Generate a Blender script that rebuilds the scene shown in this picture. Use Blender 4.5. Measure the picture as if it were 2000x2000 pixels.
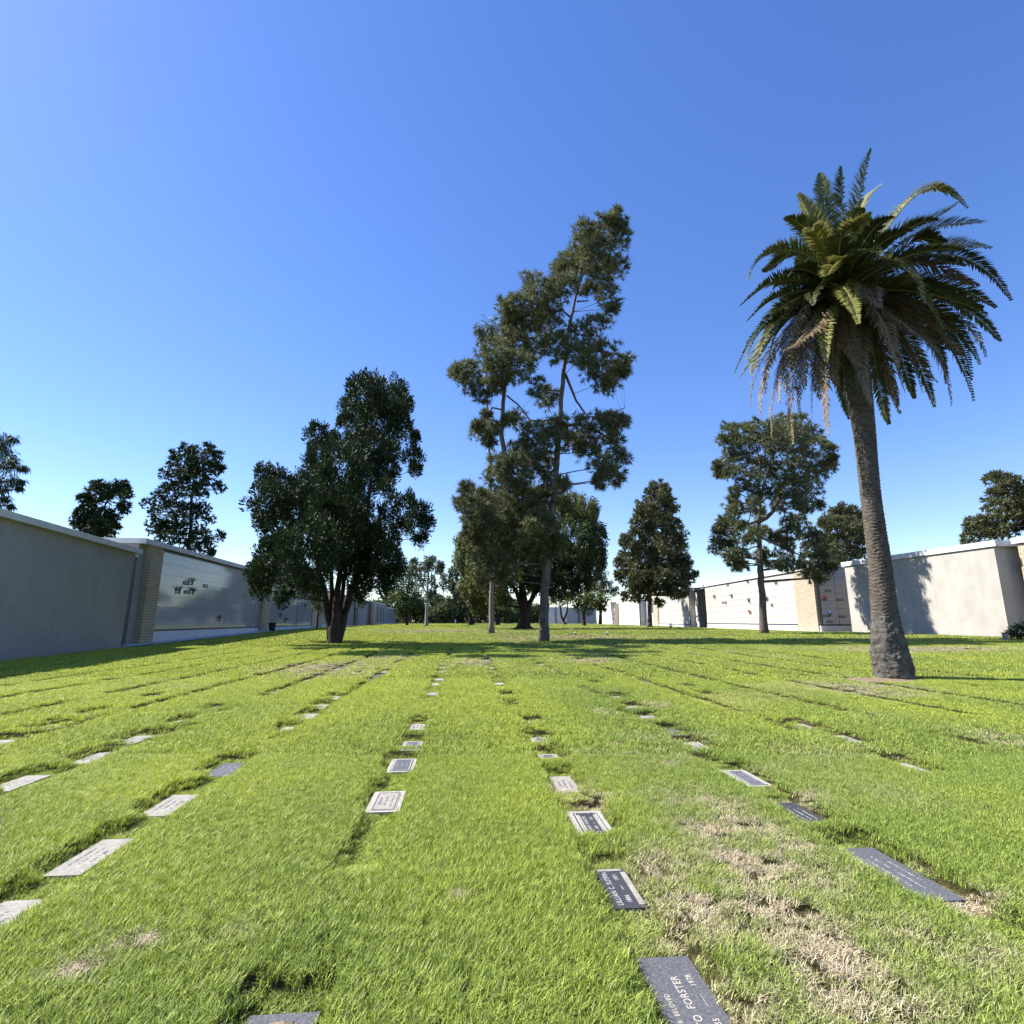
import bpy, math, random
import numpy as np
from mathutils import Vector, noise
R = math.radians
for o in list(bpy.data.objects): bpy.data.objects.remove(o)
sc = bpy.context.scene
COL = sc.collection
# ------------------------------------------------------------------ camera, world, sun, exposure
F = 1040.0                       # focal length in pixels of the 2000 px photograph
PITCH = math.atan(213 / F)
CAMZ = 1.62
cd = bpy.data.cameras.new('camera'); cd.sensor_width = 36; cd.lens = F / 2000 * 36
cd.clip_start = .05; cd.clip_end = 6000
cam = bpy.data.objects.new('camera', cd); COL.objects.link(cam)
cam.location = (0, 0, CAMZ); cam.rotation_euler = (math.pi / 2 + PITCH, 0, 0)
sc.camera = cam
SUN_EL, SUN_AZ = 48.0, -74.5     # azimuth from +Y, negative = left
sdir = Vector((math.sin(R(SUN_AZ)) * math.cos(R(SUN_EL)), math.cos(R(SUN_AZ)) * math.cos(R(SUN_EL)), math.sin(R(SUN_EL))))
w = bpy.data.worlds.new('World'); sc.world = w; w.use_nodes = True
nt = w.node_tree; nt.nodes.clear()
sky = nt.nodes.new('ShaderNodeTexSky'); sky.sky_type = 'NISHITA'; sky.sun_disc = False
sky.sun_elevation = R(SUN_EL); sky.sun_rotation = R(SUN_AZ)
sky.altitude = 50; sky.air_density = 1.0; sky.dust_density = .12; sky.ozone_density = 2.6
hs = nt.nodes.new('ShaderNodeHueSaturation'); hs.inputs['Saturation'].default_value = 1.34; hs.inputs['Hue'].default_value = .517
bg = nt.nodes.new('ShaderNodeBackground'); bg.inputs['Strength'].default_value = .132
wo = nt.nodes.new('ShaderNodeOutputWorld')
gm = nt.nodes.new('ShaderNodeGamma'); gm.inputs[1].default_value = .84
nt.links.new(sky.outputs[0], gm.inputs[0]); nt.links.new(gm.outputs[0], hs.inputs['Color']); nt.links.new(hs.outputs[0], bg.inputs[0]); nt.links.new(bg.outputs[0], wo.inputs[0])
ld = bpy.data.lights.new('sun', 'SUN'); ld.energy = 4.8; ld.angle = R(.5); ld.color = (1, .945, .86)
sun = bpy.data.objects.new('sun', ld); COL.objects.link(sun)
sun.rotation_euler = sdir.to_track_quat('Z', 'Y').to_euler()
sc.view_settings.view_transform = 'Standard'; sc.view_settings.look = 'None'
sc.view_settings.exposure = 1.2; sc.view_settings.gamma = 1
sc.cycles.max_bounces = 6; sc.cycles.diffuse_bounces = 3; sc.cycles.transmission_bounces = 3
sc.cycles.glossy_bounces = 3; sc.cycles.caustics_reflective = False; sc.cycles.caustics_refractive = False
sc.cycles.use_adaptive_sampling = False; sc.cycles.sample_clamp_indirect = 2.5
sc.cycles.use_denoising = True
try: sc.cycles.denoiser = 'OPENIMAGEDENOISE'; sc.cycles.denoising_prefilter = 'ACCURATE'; sc.cycles.denoising_input_passes = 'RGB_ALBEDO_NORMAL'
except Exception: pass

# ------------------------------------------------------------------ terrain and pixel helpers
CP, SP = math.cos(PITCH), math.sin(PITCH)
def zg(x, y):
    t = np.clip((y + .8 * np.maximum(x, 0) - 22) / 53.0, 0, 1)
    return .6 * t * t * (3 - 2 * t)
def zgf(x, y): return float(zg(np.float64(x), np.float64(y)))
def ray(px, py):
    u = (px - 1000) / F; v = (py - 1000) / F
    return (u, CP + v * SP, SP - v * CP)
def ground(px, py, dz=0.0):
    d = ray(px, py); t = CAMZ / max(-d[2], 1e-4)
    for _ in range(40):
        t = (CAMZ - dz - zgf(d[0] * t, d[1] * t)) / max(-d[2], 1e-4)
    return Vector((d[0] * t, d[1] * t, zgf(d[0] * t, d[1] * t)))
def depth(px, py, Y):
    d = ray(px, py); t = Y / d[1]
    return Vector((d[0] * t, Y, CAMZ + d[2] * t))
def mpp(Y, z=3.0): return (Y * CP + (z - CAMZ) * SP) / F     # metres per photo pixel
def vnoise(x, y, s, seed=0):
    x = np.asarray(x, float) / s; y = np.asarray(y, float) / s
    xi = np.floor(x).astype(np.int64); yi = np.floor(y).astype(np.int64)
    fx = x - xi; fy = y - yi; fx = fx * fx * (3 - 2 * fx); fy = fy * fy * (3 - 2 * fy)
    def h(a, b):
        n = (a * 374761393 + b * 668265263 + seed * 1274126177) & 0xffffffff
        n = ((n ^ (n >> 13)) * 1274126177) & 0xffffffff
        return ((n ^ (n >> 16)) & 0xffff) / 65535.0
    return (h(xi, yi) * (1 - fx) + h(xi + 1, yi) * fx) * (1 - fy) + (h(xi, yi + 1) * (1 - fx) + h(xi + 1, yi + 1) * fx) * fy

# ------------------------------------------------------------------ object helpers
def link(name, me, mat=None, parent=None):
    o = bpy.data.objects.new(name, me); COL.objects.link(o)
    if mat: me.materials.append(mat)
    if parent: o.parent = parent
    return o
def tag(o, label=None, cat=None, group=None, kind=None):
    if label: o['label'] = label
    if cat: o['category'] = cat
    if group: o['group'] = group
    if kind: o['kind'] = kind
    return o
def thing(name, label, cat, loc, rz=0, group=None):
    o = bpy.data.objects.new(name, None); COL.objects.link(o); o.empty_display_size = .2
    o.location = loc; o.rotation_euler = (0, 0, rz)
    return tag(o, label, cat, group)
def mesh_np(name, V, faces_n, idx, smooth=False):
    """V (n,3); idx flat vertex indices, faces all with faces_n corners"""
    me = bpy.data.meshes.new(name); nf = len(idx) // faces_n
    me.vertices.add(len(V)); me.vertices.foreach_set('co', np.asarray(V, np.float32).ravel())
    me.loops.add(len(idx)); me.loops.foreach_set('vertex_index', np.asarray(idx, np.int32))
    me.polygons.add(nf); me.polygons.foreach_set('loop_start', np.arange(0, nf * faces_n, faces_n, dtype=np.int32))
    me.polygons.foreach_set('loop_total', np.full(nf, faces_n, np.int32))
    if smooth: me.polygons.foreach_set('use_smooth', np.ones(nf, bool))
    me.update(calc_edges=True); me.validate(verbose=False)
    return me
class MB:
    def __init__(s): s.v = []; s.f = []; s.sm = False
    def hexa(s, p):          # 8 points: bottom 4 ccw, top 4 ccw
        b = len(s.v); s.v += [tuple(q) for q in p]
        s.f += [(b+3, b+2, b+1, b), (b+4, b+5, b+6, b+7), (b, b+1, b+5, b+4), (b+1, b+2, b+6, b+5), (b+2, b+3, b+7, b+6), (b+3, b, b+4, b+7)]
        return s
    def box(s, x0, x1, y0, y1, z0, z1):
        return s.hexa([(x0,y0,z0),(x1,y0,z0),(x1,y1,z0),(x0,y1,z0),(x0,y0,z1),(x1,y0,z1),(x1,y1,z1),(x0,y1,z1)])
    def tube(s, pts, rad, n=8, cap=True, wob=0.0, seed=0):
        pts = [Vector(p) for p in pts]; rng = random.Random(seed); base = len(s.v)
        for i, p in enumerate(pts):
            t = (pts[min(i+1, len(pts)-1)] - pts[max(i-1, 0)]).normalized()
            a = t.cross(Vector((0, 1, .13))).normalized(); c = t.cross(a)
            for k in range(n):
                th = 2 * math.pi * k / n; r = rad[i] * (1 + wob * rng.uniform(-1, 1))
                s.v.append(tuple(p + (a * math.cos(th) + c * math.sin(th)) * r))
        for i in range(len(pts) - 1):
            for k in range(n):
                q = base + i * n; s.f.append((q + k, q + (k+1) % n, q + n + (k+1) % n, q + n + k))
        if cap:
            s.f.append(tuple(base + k for k in range(n))[::-1]); s.f.append(tuple(base + (len(pts)-1) * n + k for k in range(n)))
        return s
    def lathe(s, prof, n=14, c=(0, 0, 0)):
        base = len(s.v)
        for r, z in prof:
            for k in range(n):
                th = 2 * math.pi * k / n; s.v.append((c[0] + r * math.cos(th), c[1] + r * math.sin(th), c[2] + z))
        for i in range(len(prof) - 1):
            for k in range(n):
                q = base + i * n; s.f.append((q + k, q + (k+1) % n, q + n + (k+1) % n, q + n + k))
        s.f.append(tuple(base + k for k in range(n))[::-1]); s.f.append(tuple(base + (len(prof)-1) * n + k for k in range(n)))
        return s
    def build(s, name, mat=None, parent=None, smooth=False):
        me = bpy.data.meshes.new(name); me.from_pydata(s.v, [], s.f); me.update()
        if smooth: me.polygons.foreach_set('use_smooth', np.ones(len(me.polygons), bool))
        return link(name, me, mat, parent)

# ------------------------------------------------------------------ materials
def newmat(name):
    m = bpy.data.materials.new(name); m.use_nodes = True; n = m.node_tree
    return m, n, n.nodes['Principled BSDF']
def nd(n, t, **kw):
    x = n.nodes.new(t)
    for k, v in kw.items():
        if k.startswith('i_'): x.inputs[k[2:].replace('_', ' ')].default_value = v
        else: setattr(x, k, v)
    return x
def ramp(n, stops, fac):
    r = n.nodes.new('ShaderNodeValToRGB'); e = r.color_ramp.elements
    while len(e) < len(stops): e.new(.5)
    for q, (p, c) in zip(e, stops): q.position = p; q.color = (*c, 1)
    n.links.new(fac, r.inputs[0]); return r.outputs[0]
def noisy(name, c1, c2, scale=3.0, detail=6, rough=.85, bump=.0, bscale=None, c3=None, obj=True, spec=.3, stretch=None):
    m, n, b = newmat(name)
    tc = nd(n, 'ShaderNodeTexCoord'); src = tc.outputs['Object']
    if stretch:
        mp = nd(n, 'ShaderNodeMapping'); mp.inputs['Scale'].default_value = stretch
        n.links.new(src, mp.inputs[0]); src = mp.outputs[0]
    no = nd(n, 'ShaderNodeTexNoise', i_Scale=scale, i_Detail=detail, i_Roughness=.6); n.links.new(src, no.inputs['Vector'])
    st = [(.3, c1), (.7, c2)] if not c3 else [(.25, c1), (.5, c2), (.75, c3)]
    n.links.new(ramp(n, st, no.outputs[0]), b.inputs['Base Color'])
    b.inputs['Roughness'].default_value = rough; b.inputs['Specular IOR Level'].default_value = spec
    if bump:
        n2 = nd(n, 'ShaderNodeTexNoise', i_Scale=bscale or scale * 6, i_Detail=5.0); n.links.new(src, n2.inputs['Vector'])
        bp = nd(n, 'ShaderNodeBump', i_Strength=bump, i_Distance=.03); n.links.new(n2.outputs[0], bp.inputs['Height'])
        n.links.new(bp.outputs[0], b.inputs['Normal'])
    return m
def leafmat(name, dark, light, trans=.25, rough=.6, spec=.25, attr='tint', instancer=None, dry=None, zvar=0):
    m, n, b = newmat(name); n.nodes.remove(b)
    out = n.nodes['Material Output']
    at = nd(n, 'ShaderNodeAttribute', attribute_name=attr)
    col = ramp(n, [(0.0, dark), (1.0, light)], at.outputs['Fac'])
    if dry:
        a2 = nd(n, 'ShaderNodeAttribute', attribute_name='dry', attribute_type='INSTANCER')
        a3 = nd(n, 'ShaderNodeAttribute', attribute_name='hue', attribute_type='INSTANCER')
        # per-blade threshold so a dry patch mixes straw and green blades
        mt = nd(n, 'ShaderNodeMath', operation='MULTIPLY_ADD'); mt.inputs[1].default_value = 1.65; mt.inputs[2].default_value = -.27
        n.links.new(a2.outputs['Fac'], mt.inputs[0])
        sb = nd(n, 'ShaderNodeMath', operation='SUBTRACT', use_clamp=True); n.links.new(mt.outputs[0], sb.inputs[0])
        a4 = nd(n, 'ShaderNodeAttribute', attribute_name='rnd'); n.links.new(a4.outputs['Fac'], sb.inputs[1])
        cs = ramp(n, [(0, dry[0]), (1, dry[1])], at.outputs['Fac'])
        # hue: blue-green to yellow-green
        cg = ramp(n, [(0, dry[2]), (1, dry[3])], at.outputs['Fac'])
        mh = nd(n, 'ShaderNodeMix', data_type='RGBA'); n.links.new(a3.outputs['Fac'], mh.inputs['Factor'])
        n.links.new(col, mh.inputs[6]); n.links.new(cg, mh.inputs[7])
        mx = nd(n, 'ShaderNodeMix', data_type='RGBA'); n.links.new(sb.outputs[0], mx.inputs['Factor'])
        n.links.new(mh.outputs[2], mx.inputs[6]); n.links.new(cs, mx.inputs[7]); col = mx.outputs[2]
    df = nd(n, 'ShaderNodeBsdfPrincipled'); df.inputs['Roughness'].default_value = rough; df.inputs['Specular IOR Level'].default_value = spec
    tr = nd(n, 'ShaderNodeBsdfTranslucent'); ms = nd(n, 'ShaderNodeMixShader'); ms.inputs[0].default_value = trans
    n.links.new(col, df.inputs['Base Color']); n.links.new(col, tr.inputs['Color'])
    n.links.new(df.outputs[0], ms.inputs[1]); n.links.new(tr.outputs[0], ms.inputs[2]); n.links.new(ms.outputs[0], out.inputs[0])
    return m
def marble(name, c1, c2, rough=.12, vein=.5):
    m, n, b = newmat(name); tc = nd(n, 'ShaderNodeTexCoord')
    no = nd(n, 'ShaderNodeTexNoise', i_Scale=1.6, i_Detail=9.0, i_Roughness=.7, i_Distortion=1.4); n.links.new(tc.outputs['Object'], no.inputs['Vector'])
    n.links.new(ramp(n, [(.35, c1), (.52, c2), (.56, tuple(x * .82 for x in c2)), (.62, c2)], no.outputs[0]), b.inputs['Base Color'])
    b.inputs['Roughness'].default_value = rough; b.inputs['Specular IOR Level'].default_value = .6
    bp = nd(n, 'ShaderNodeBump', i_Strength=.02, i_Distance=.05)
    n3 = nd(n, 'ShaderNodeTexNoise', i_Scale=.7); n.links.new(tc.outputs['Object'], n3.inputs['Vector']); n.links.new(n3.outputs[0], bp.inputs['Height'])
    n.links.new(bp.outputs[0], b.inputs['Normal'])
    return m
def brickmat(name, c1, c2, mortar, ang):
    m, n, b = newmat(name); g = nd(n, 'ShaderNodeNewGeometry'); mp = nd(n, 'ShaderNodeMapping')
    # turn world position so that X runs along the wall and Y is height
    sep = nd(n, 'ShaderNodeSeparateXYZ'); cmb = nd(n, 'ShaderNodeCombineXYZ')
    n.links.new(g.outputs['Position'], sep.inputs[0])
    m1 = nd(n, 'ShaderNodeMath', operation='MULTIPLY'); m1.inputs[1].default_value = math.cos(ang); n.links.new(sep.outputs[0], m1.inputs[0])
    m2 = nd(n, 'ShaderNodeMath', operation='MULTIPLY_ADD'); m2.inputs[1].default_value = math.sin(ang)
    n.links.new(sep.outputs[1], m2.inputs[0]); n.links.new(m1.outputs[0], m2.inputs[2])
    n.links.new(m2.outputs[0], cmb.inputs[0]); n.links.new(sep.outputs[2], cmb.inputs[1])
    br = nd(n, 'ShaderNodeTexBrick', i_Scale=1.0); br.inputs['Color1'].default_value = (*c1, 1); br.inputs['Color2'].default_value = (*c2, 1)
    br.inputs['Mortar'].default_value = (*mortar, 1); br.inputs['Mortar Size'].default_value = .016
    br.inputs['Brick Width'].default_value = .44; br.inputs['Row Height'].default_value = .19
    n.links.new(cmb.outputs[0], br.inputs['Vector'])
    no = nd(n, 'ShaderNodeTexNoise', i_Scale=6.0, i_Detail=6.0); n.links.new(g.outputs['Position'], no.inputs['Vector'])
    mx = nd(n, 'ShaderNodeMix', data_type='RGBA', blend_type='MULTIPLY'); mx.inputs['Factor'].default_value = .6
    n.links.new(br.outputs[0], mx.inputs[6]); n.links.new(ramp(n, [(.3, (.72, .7, .66)), (.7, (1.1, 1.1, 1.1))], no.outputs[0]), mx.inputs[7])
    n.links.new(mx.outputs[2], b.inputs['Base Color']); b.inputs['Roughness'].default_value = .9
    bp = nd(n, 'ShaderNodeBump', i_Strength=.8, i_Distance=.02, invert=True); n.links.new(br.outputs['Fac'], bp.inputs['Height']); n.links.new(bp.outputs[0], b.inputs['Normal'])
    return m
def stucco(name, c1, c2, stain):
    m, n, b = newmat(name); g = nd(n, 'ShaderNodeNewGeometry')
    no = nd(n, 'ShaderNodeTexNoise', i_Scale=.7, i_Detail=8.0, i_Roughness=.65); n.links.new(g.outputs['Position'], no.inputs['Vector'])
    mp = nd(n, 'ShaderNodeMapping'); mp.inputs['Scale'].default_value = (2.2, 2.2, .25); n.links.new(g.outputs['Position'], mp.inputs[0])
    n2 = nd(n, 'ShaderNodeTexNoise', i_Scale=1.0, i_Detail=5.0); n.links.new(mp.outputs[0], n2.inputs['Vector'])
    c = ramp(n, [(.35, c1), (.65, c2)], no.outputs[0])
    mx = nd(n, 'ShaderNodeMix', data_type='RGBA', blend_type='MULTIPLY'); mx.inputs['Factor'].default_value = .7
    n.links.new(c, mx.inputs[6]); n.links.new(ramp(n, [(.3, stain), (.55, (1, 1, 1))], n2.outputs[0]), mx.inputs[7])
    n.links.new(mx.outputs[2], b.inputs['Base Color']); b.inputs['Roughness'].default_value = .92
    n3 = nd(n, 'ShaderNodeTexNoise', i_Scale=40.0, i_Detail=4.0); n.links.new(g.outputs['Position'], n3.inputs['Vector'])
    bp = nd(n, 'ShaderNodeBump', i_Strength=.12, i_Distance=.02); n.links.new(n3.outputs[0], bp.inputs['Height']); n.links.new(bp.outputs[0], b.inputs['Normal'])
    return m
M = {}
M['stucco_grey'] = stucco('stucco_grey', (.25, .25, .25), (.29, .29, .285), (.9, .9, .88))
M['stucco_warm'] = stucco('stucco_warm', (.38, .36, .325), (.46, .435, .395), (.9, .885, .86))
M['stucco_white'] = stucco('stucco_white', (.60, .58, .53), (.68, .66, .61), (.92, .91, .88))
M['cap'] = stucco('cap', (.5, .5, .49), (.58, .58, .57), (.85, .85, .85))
M['cap_white'] = stucco('cap_white', (.64, .64, .63), (.7, .7, .69), (.9, .9, .9))
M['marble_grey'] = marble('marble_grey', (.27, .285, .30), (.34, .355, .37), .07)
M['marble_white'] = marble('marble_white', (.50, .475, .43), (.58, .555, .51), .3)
M['marble_dull'] = marble('marble_dull', (.30, .30, .31), (.40, .40, .42), .2)
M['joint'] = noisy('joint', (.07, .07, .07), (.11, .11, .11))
M['granite_dark'] = noisy('granite_dark', (.03, .03, .035), (.06, .055, .06), 20, rough=.35)
M['plinth'] = stucco('plinth', (.54, .55, .57), (.62, .63, .64), (.9, .9, .9))
M['concrete'] = noisy('concrete', (.42, .41, .38), (.52, .51, .48), 5, bump=.2)
M['brick_tan'] = brickmat('brick_tan', (.40, .33, .22), (.46, .385, .27), (.20, .18, .14), R(97))
M['brick_yellow'] = brickmat('brick_yellow', (.43, .37, .27), (.49, .425, .32), (.29, .25, .19), R(91))
M['brown_panel'] = noisy('brown_panel', (.17, .14, .10), (.22, .18, .13), 4)
M['bark_pine'] = noisy('bark_pine', (.025, .019, .015), (.12, .10, .08), 3.0, bump=1.0, bscale=9, stretch=(4, 4, .6), c3=(.25, .215, .175))
M['bark_dark'] = noisy('bark_dark', (.025, .018, .014), (.07, .05, .04), 3.0, bump=.8, stretch=(3, 3, .5))
M['bark_pale'] = noisy('bark_pale', (.22, .19, .15), (.42, .38, .32), 3.0, bump=.5, stretch=(2, 2, .6))
M['bark_slim'] = noisy('bark_slim', (.17, .14, .11), (.30, .26, .21), 4.0, bump=.6, stretch=(2, 2, 2))
M['bark_palm'] = noisy('bark_palm', (.03, .024, .018), (.12, .10, .078), 5.0, bump=1.0, bscale=28, stretch=(1, 1, 3.2), c3=(.19, .16, .125))
M['bark_palm_base'] = noisy('bark_palm_base', (.03, .027, .023), (.09, .083, .07), 6.0, bump=1.0, bscale=24, c3=(.19, .175, .15))
M['juniper'] = leafmat('juniper', (.008, .018, .007), (.04, .07, .018), .15)
M['pine'] = leafmat('pine', (.04, .055, .022), (.235, .25, .115), .25)
M['pine_olive'] = leafmat('pine_olive', (.04, .05, .02), (.17, .175, .075), .2)
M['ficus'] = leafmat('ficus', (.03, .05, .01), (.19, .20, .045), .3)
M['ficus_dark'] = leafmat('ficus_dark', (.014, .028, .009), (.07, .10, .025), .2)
M['far_tree'] = leafmat('far_tree', (.03, .044, .018), (.12, .14, .06), .2)
M['far_green'] = leafmat('far_green', (.03, .055, .015), (.14, .18, .05), .25)
M['gum'] = leafmat('gum', (.05, .07, .035), (.17, .2, .11), .2)
M['sapling'] = leafmat('sapling', (.10, .13, .02), (.33, .36, .08), .4)
M['shrub'] = leafmat('shrub', (.03, .05, .012), (.14, .18, .05), .3)
M['frond'] = leafmat('frond', (.018, .034, .011), (.14, .17, .055), .18, .55, .35)
M['frond_sunlit'] = leafmat('frond_sunlit', (.13, .14, .035), (.36, .35, .11), .25, .4, .5)  # lighter, yellower copy of frond: sunlight put into the leaf colour
M['frond_dead'] = leafmat('frond_dead', (.09, .062, .034), (.34, .265, .155), .15, .8, .2)
M['frond_grey'] = leafmat('frond_grey', (.11, .09, .065), (.36, .31, .23), .12, .8, .2)
M['rachis'] = noisy('rachis', (.22, .22, .08), (.32, .3, .12), 3)
M['rachis_dead'] = noisy('rachis_dead', (.3, .2, .12), (.42, .3, .2), 3)
M['stone_dark'] = noisy('stone_dark', (.035, .036, .04), (.06, .06, .066), 60, rough=.5, spec=.4)
M['stone_grey'] = noisy('stone_grey', (.05, .052, .058), (.095, .098, .108), 70, detail=9, rough=.6, c3=(.17, .17, .18))
M['stone_light'] = noisy('stone_light', (.22, .205, .18), (.36, .34, .30), 22, rough=.8, bump=.3, detail=9)
M['stone_border'] = noisy('stone_border', (.30, .28, .25), (.44, .42, .38), 25, rough=.85, bump=.3, detail=9)
M['letter'] = noisy('letter', (.36, .36, .35), (.5, .5, .48), 20)
M['letter_gold'] = noisy('letter_gold', (.42, .38, .3), (.5, .46, .38), 20)
M['letter_dark'] = noisy('letter_dark', (.09, .085, .08), (.15, .145, .135), 20)
M['bronze'] = noisy('bronze', (.05, .04, .03), (.12, .09, .06), 8, rough=.4)
M['red'] = noisy('red', (.3, .03, .02), (.45, .06, .05), 20)
M['white'] = noisy('white', (.7, .7, .72), (.8, .8, .82), 20)
M['blue'] = noisy('blue', (.12, .16, .45), (.6, .62, .8), 9)
M['yellow'] = noisy('yellow', (.3, .35, .03), (.5, .5, .1), 20)
M['black'] = noisy('black', (.012, .012, .013), (.025, .025, .027), 6, rough=.5)
M['metal'] = noisy('metal', (.2, .2, .21), (.28, .28, .29), 6, rough=.4)
M['soil'] = noisy('soil', (.13, .09, .055), (.27, .20, .13), 14, bump=1.0, detail=9, c3=(.36, .28, .18))
def grass_ground():
    m, n, b = newmat('lawn'); g = nd(n, 'ShaderNodeNewGeometry')
    a = nd(n, 'ShaderNodeTexNoise', i_Scale=.25, i_Detail=8.0, i_Roughness=.7); n.links.new(g.outputs['Position'], a.inputs['Vector'])
    c = nd(n, 'ShaderNodeTexNoise', i_Scale=16.0, i_Detail=9.0); n.links.new(g.outputs['Position'], c.inputs['Vector'])
    base = ramp(n, [(.3, (.035, .036, .014)), (.55, (.062, .054, .024)), (.75, (.11, .085, .045))], a.outputs[0])
    mx = nd(n, 'ShaderNodeMix', data_type='RGBA', blend_type='MULTIPLY'); mx.inputs['Factor'].default_value = .8
    n.links.new(base, mx.inputs[6]); n.links.new(ramp(n, [(.35, (.55, .55, .5)), (.65, (1.15, 1.15, 1.1))], c.outputs[0]), mx.inputs[7])
    n.links.new(mx.outputs[2], b.inputs['Base Color']); b.inputs['Roughness'].default_value = 1; b.inputs['Specular IOR Level'].default_value = .05
    bp = nd(n, 'ShaderNodeBump', i_Strength=.6, i_Distance=.05); n.links.new(c.outputs[0], bp.inputs['Height']); n.links.new(bp.outputs[0], b.inputs['Normal'])
    return m
M['lawn'] = grass_ground()

# ------------------------------------------------------------------ ground
# ------------------------------------------------------------------ grave markers
ROWA = math.atan(90 / F / CP * 1.0)            # rows run this much left of +Y
RD = Vector((-math.sin(ROWA), math.cos(ROWA), 0)); RX = Vector((math.cos(ROWA), math.sin(ROWA), 0))
MARKS = []                                     # (centre x, centre y, half width, half length) for the lawn to leave free
def text_mesh(body, size, shear=0.0, off=0.0, sx=1.0):
    cu = bpy.data.curves.new('inscription', 'FONT'); cu.body = body; cu.size = size; cu.align_x = 'CENTER'; cu.align_y = 'CENTER'
    cu.extrude = .0008; cu.shear = shear; cu.offset = off; cu.resolution_u = 3; cu.space_character = 1.08
    o = bpy.data.objects.new('tmp', cu); COL.objects.link(o); o.scale = (sx, 1, 1)
    bpy.context.view_layer.update()
    me = bpy.data.meshes.new_from_object(o.evaluated_get(bpy.context.evaluated_depsgraph_get()))
    bpy.data.objects.remove(o); return me
def add_text(root, lines, mat, z):
    """lines: (text, size, along, across); letters run away from the camera, tops to the left"""
    V = []; Fc = []
    for body, size, al, ac, sh, sx in lines:
        me = text_mesh(body, size, sh, 0, 1)
        b = len(V)
        for v in me.vertices: V.append((ac - v.co.y, al + v.co.x * sx, z + v.co.z))
        for p in me.polygons: Fc.append(tuple(b + i for i in p.vertices))
        bpy.data.meshes.remove(me)
    me = bpy.data.meshes.new('inscription'); me.from_pydata(V, [], Fc); me.update()
    link('inscription', me, mat, root)
def strokes(root, w, l, mat, z, seed, rows=3):
    """worn inscription that cannot be read: short cut strokes in lines"""
    rng = random.Random(seed); m = MB()
    for r in range(rows):
        xx = -w * .24 + r * w * .48 / max(1, rows - 1); ln = l * rng.uniform(.16, .34); y = -ln; hh = rng.choice([.006, .008, .010])
        while y < ln:
            s = rng.uniform(.012, .02)
            if rng.random() > .22:
                m.box(xx - hh, xx + hh, y, y + .0035, z - .001, z + .0012)
                if rng.random() > .4: m.box(xx - hh * rng.choice([1, 0]), xx + hh * rng.choice([1, .1]), y + .0036, y + s * .6, z - .001, z + .0010)
            y += s
    m.build('inscription', mat, root)
def marker(px, py, wd, ln, style, label, group=None, seed=0, tilt=0.0, pos=None, drop=-.078, lines=None, rot=0.0, size_class=0):
    """px, py = middle of the far edge in the photograph"""
    if pos is None:
        e = ground(px, py, -.075); c = e - RD * (ln / 2)
    else: c = Vector(pos)
    c.z = zgf(c.x, c.y) + drop
    root = thing('grave_marker', label, 'grave marker', c, ROWA + rot, group)
    root.rotation_euler = (R(tilt), R(tilt * .6), ROWA + rot)
    MARKS.append((c.x, c.y, wd / 2, ln / 2))
    hw, hl = wd / 2, ln / 2
    if size_class:      # far away: a bordered slab in two parts is all that shows
        MB().box(-hw, hw, -hl, hl, -.05, .012).build('slab', M[style], root); return root
    if style in ('bordered_dark', 'bordered_grey', 'bordered_light', 'bronze_bordered'):
        MB().box(-hw, hw, -hl, hl, -.06, .010).build('border', M['stone_border'], root)
        bw = .042; pm = {'bordered_dark': 'stone_dark', 'bordered_grey': 'stone_grey', 'bordered_light': 'stone_light', 'bronze_bordered': 'stone_dark'}[style]
        MB().box(-hw + bw, hw - bw, -hl + bw, hl - bw, -.04, .014).build('plate', M[pm], root)
        z = .0145; pw, pl = wd - 2 * bw, ln - 2 * bw
        rim = MB(); t = .008; ri = .012
        for a in ((-pw/2+ri, -pw/2+ri+t, -pl/2+ri, pl/2-ri), (pw/2-ri-t, pw/2-ri, -pl/2+ri, pl/2-ri), (-pw/2+ri+t, pw/2-ri-t, -pl/2+ri, -pl/2+ri+t), (-pw/2+ri+t, pw/2-ri-t, pl/2-ri-t, pl/2-ri)):
            rim.box(*a, z - .002, z + .0015)
        rim.build('rim', M['letter_dark' if style == 'bordered_light' else 'letter'], root)
        if style == 'bronze_bordered':        # pale scroll bands with leaf sprays at the corners
            band = MB()
            for sx in (-1, 1):
                band.box(sx * pw * .34 - .013, sx * pw * .34 + .013, -pl * .36, pl * .36, z, z + .003)
                for sy in (-1, 1):
                    for k in range(9):
                        a = k * .35; r = .012 + .004 * k
                        x, y = sx * pw * .3 + math.cos(a) * r * .9, sy * pl * .42 + math.sin(a) * r * .5
                        band.box(x - .006, x + .006, y - .004, y + .004, z, z + .003)
            band.build('scroll_band', M['stone_light'], root)
    elif style == 'sutfin':
        MB().box(-hw, hw, -hl, hl, -.06, .010).build('slab', M['stone_dark'], root); z = .0105; pw, pl = wd, ln
        b = MB().box(hw - .045, hw - .010, -hl + .03, hl - .06, z - .001, z + .003)
        b.box(-hw + .012, hw - .03, hl - .042, hl - .012, z - .001, z + .0025)
        b.build('scroll_band', M['stone_light'], root)
    else:
        MB().box(-hw, hw, -hl, hl, -.06, .012).build('slab', M[style], root); z = .0125; pw, pl = wd, ln
    lm = M['letter_dark'] if style in ('bordered_light', 'stone_light') else M['letter']
    if lines: add_text(root, lines, M['letter_gold'] if style == 'stone_grey' else lm, z)
    else: strokes(root, pw, pl, lm, z, seed)
    return root
T = lambda s, size, al, ac, sh=0, sx=1: (s, size, al, ac, sh, sx)
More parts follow.
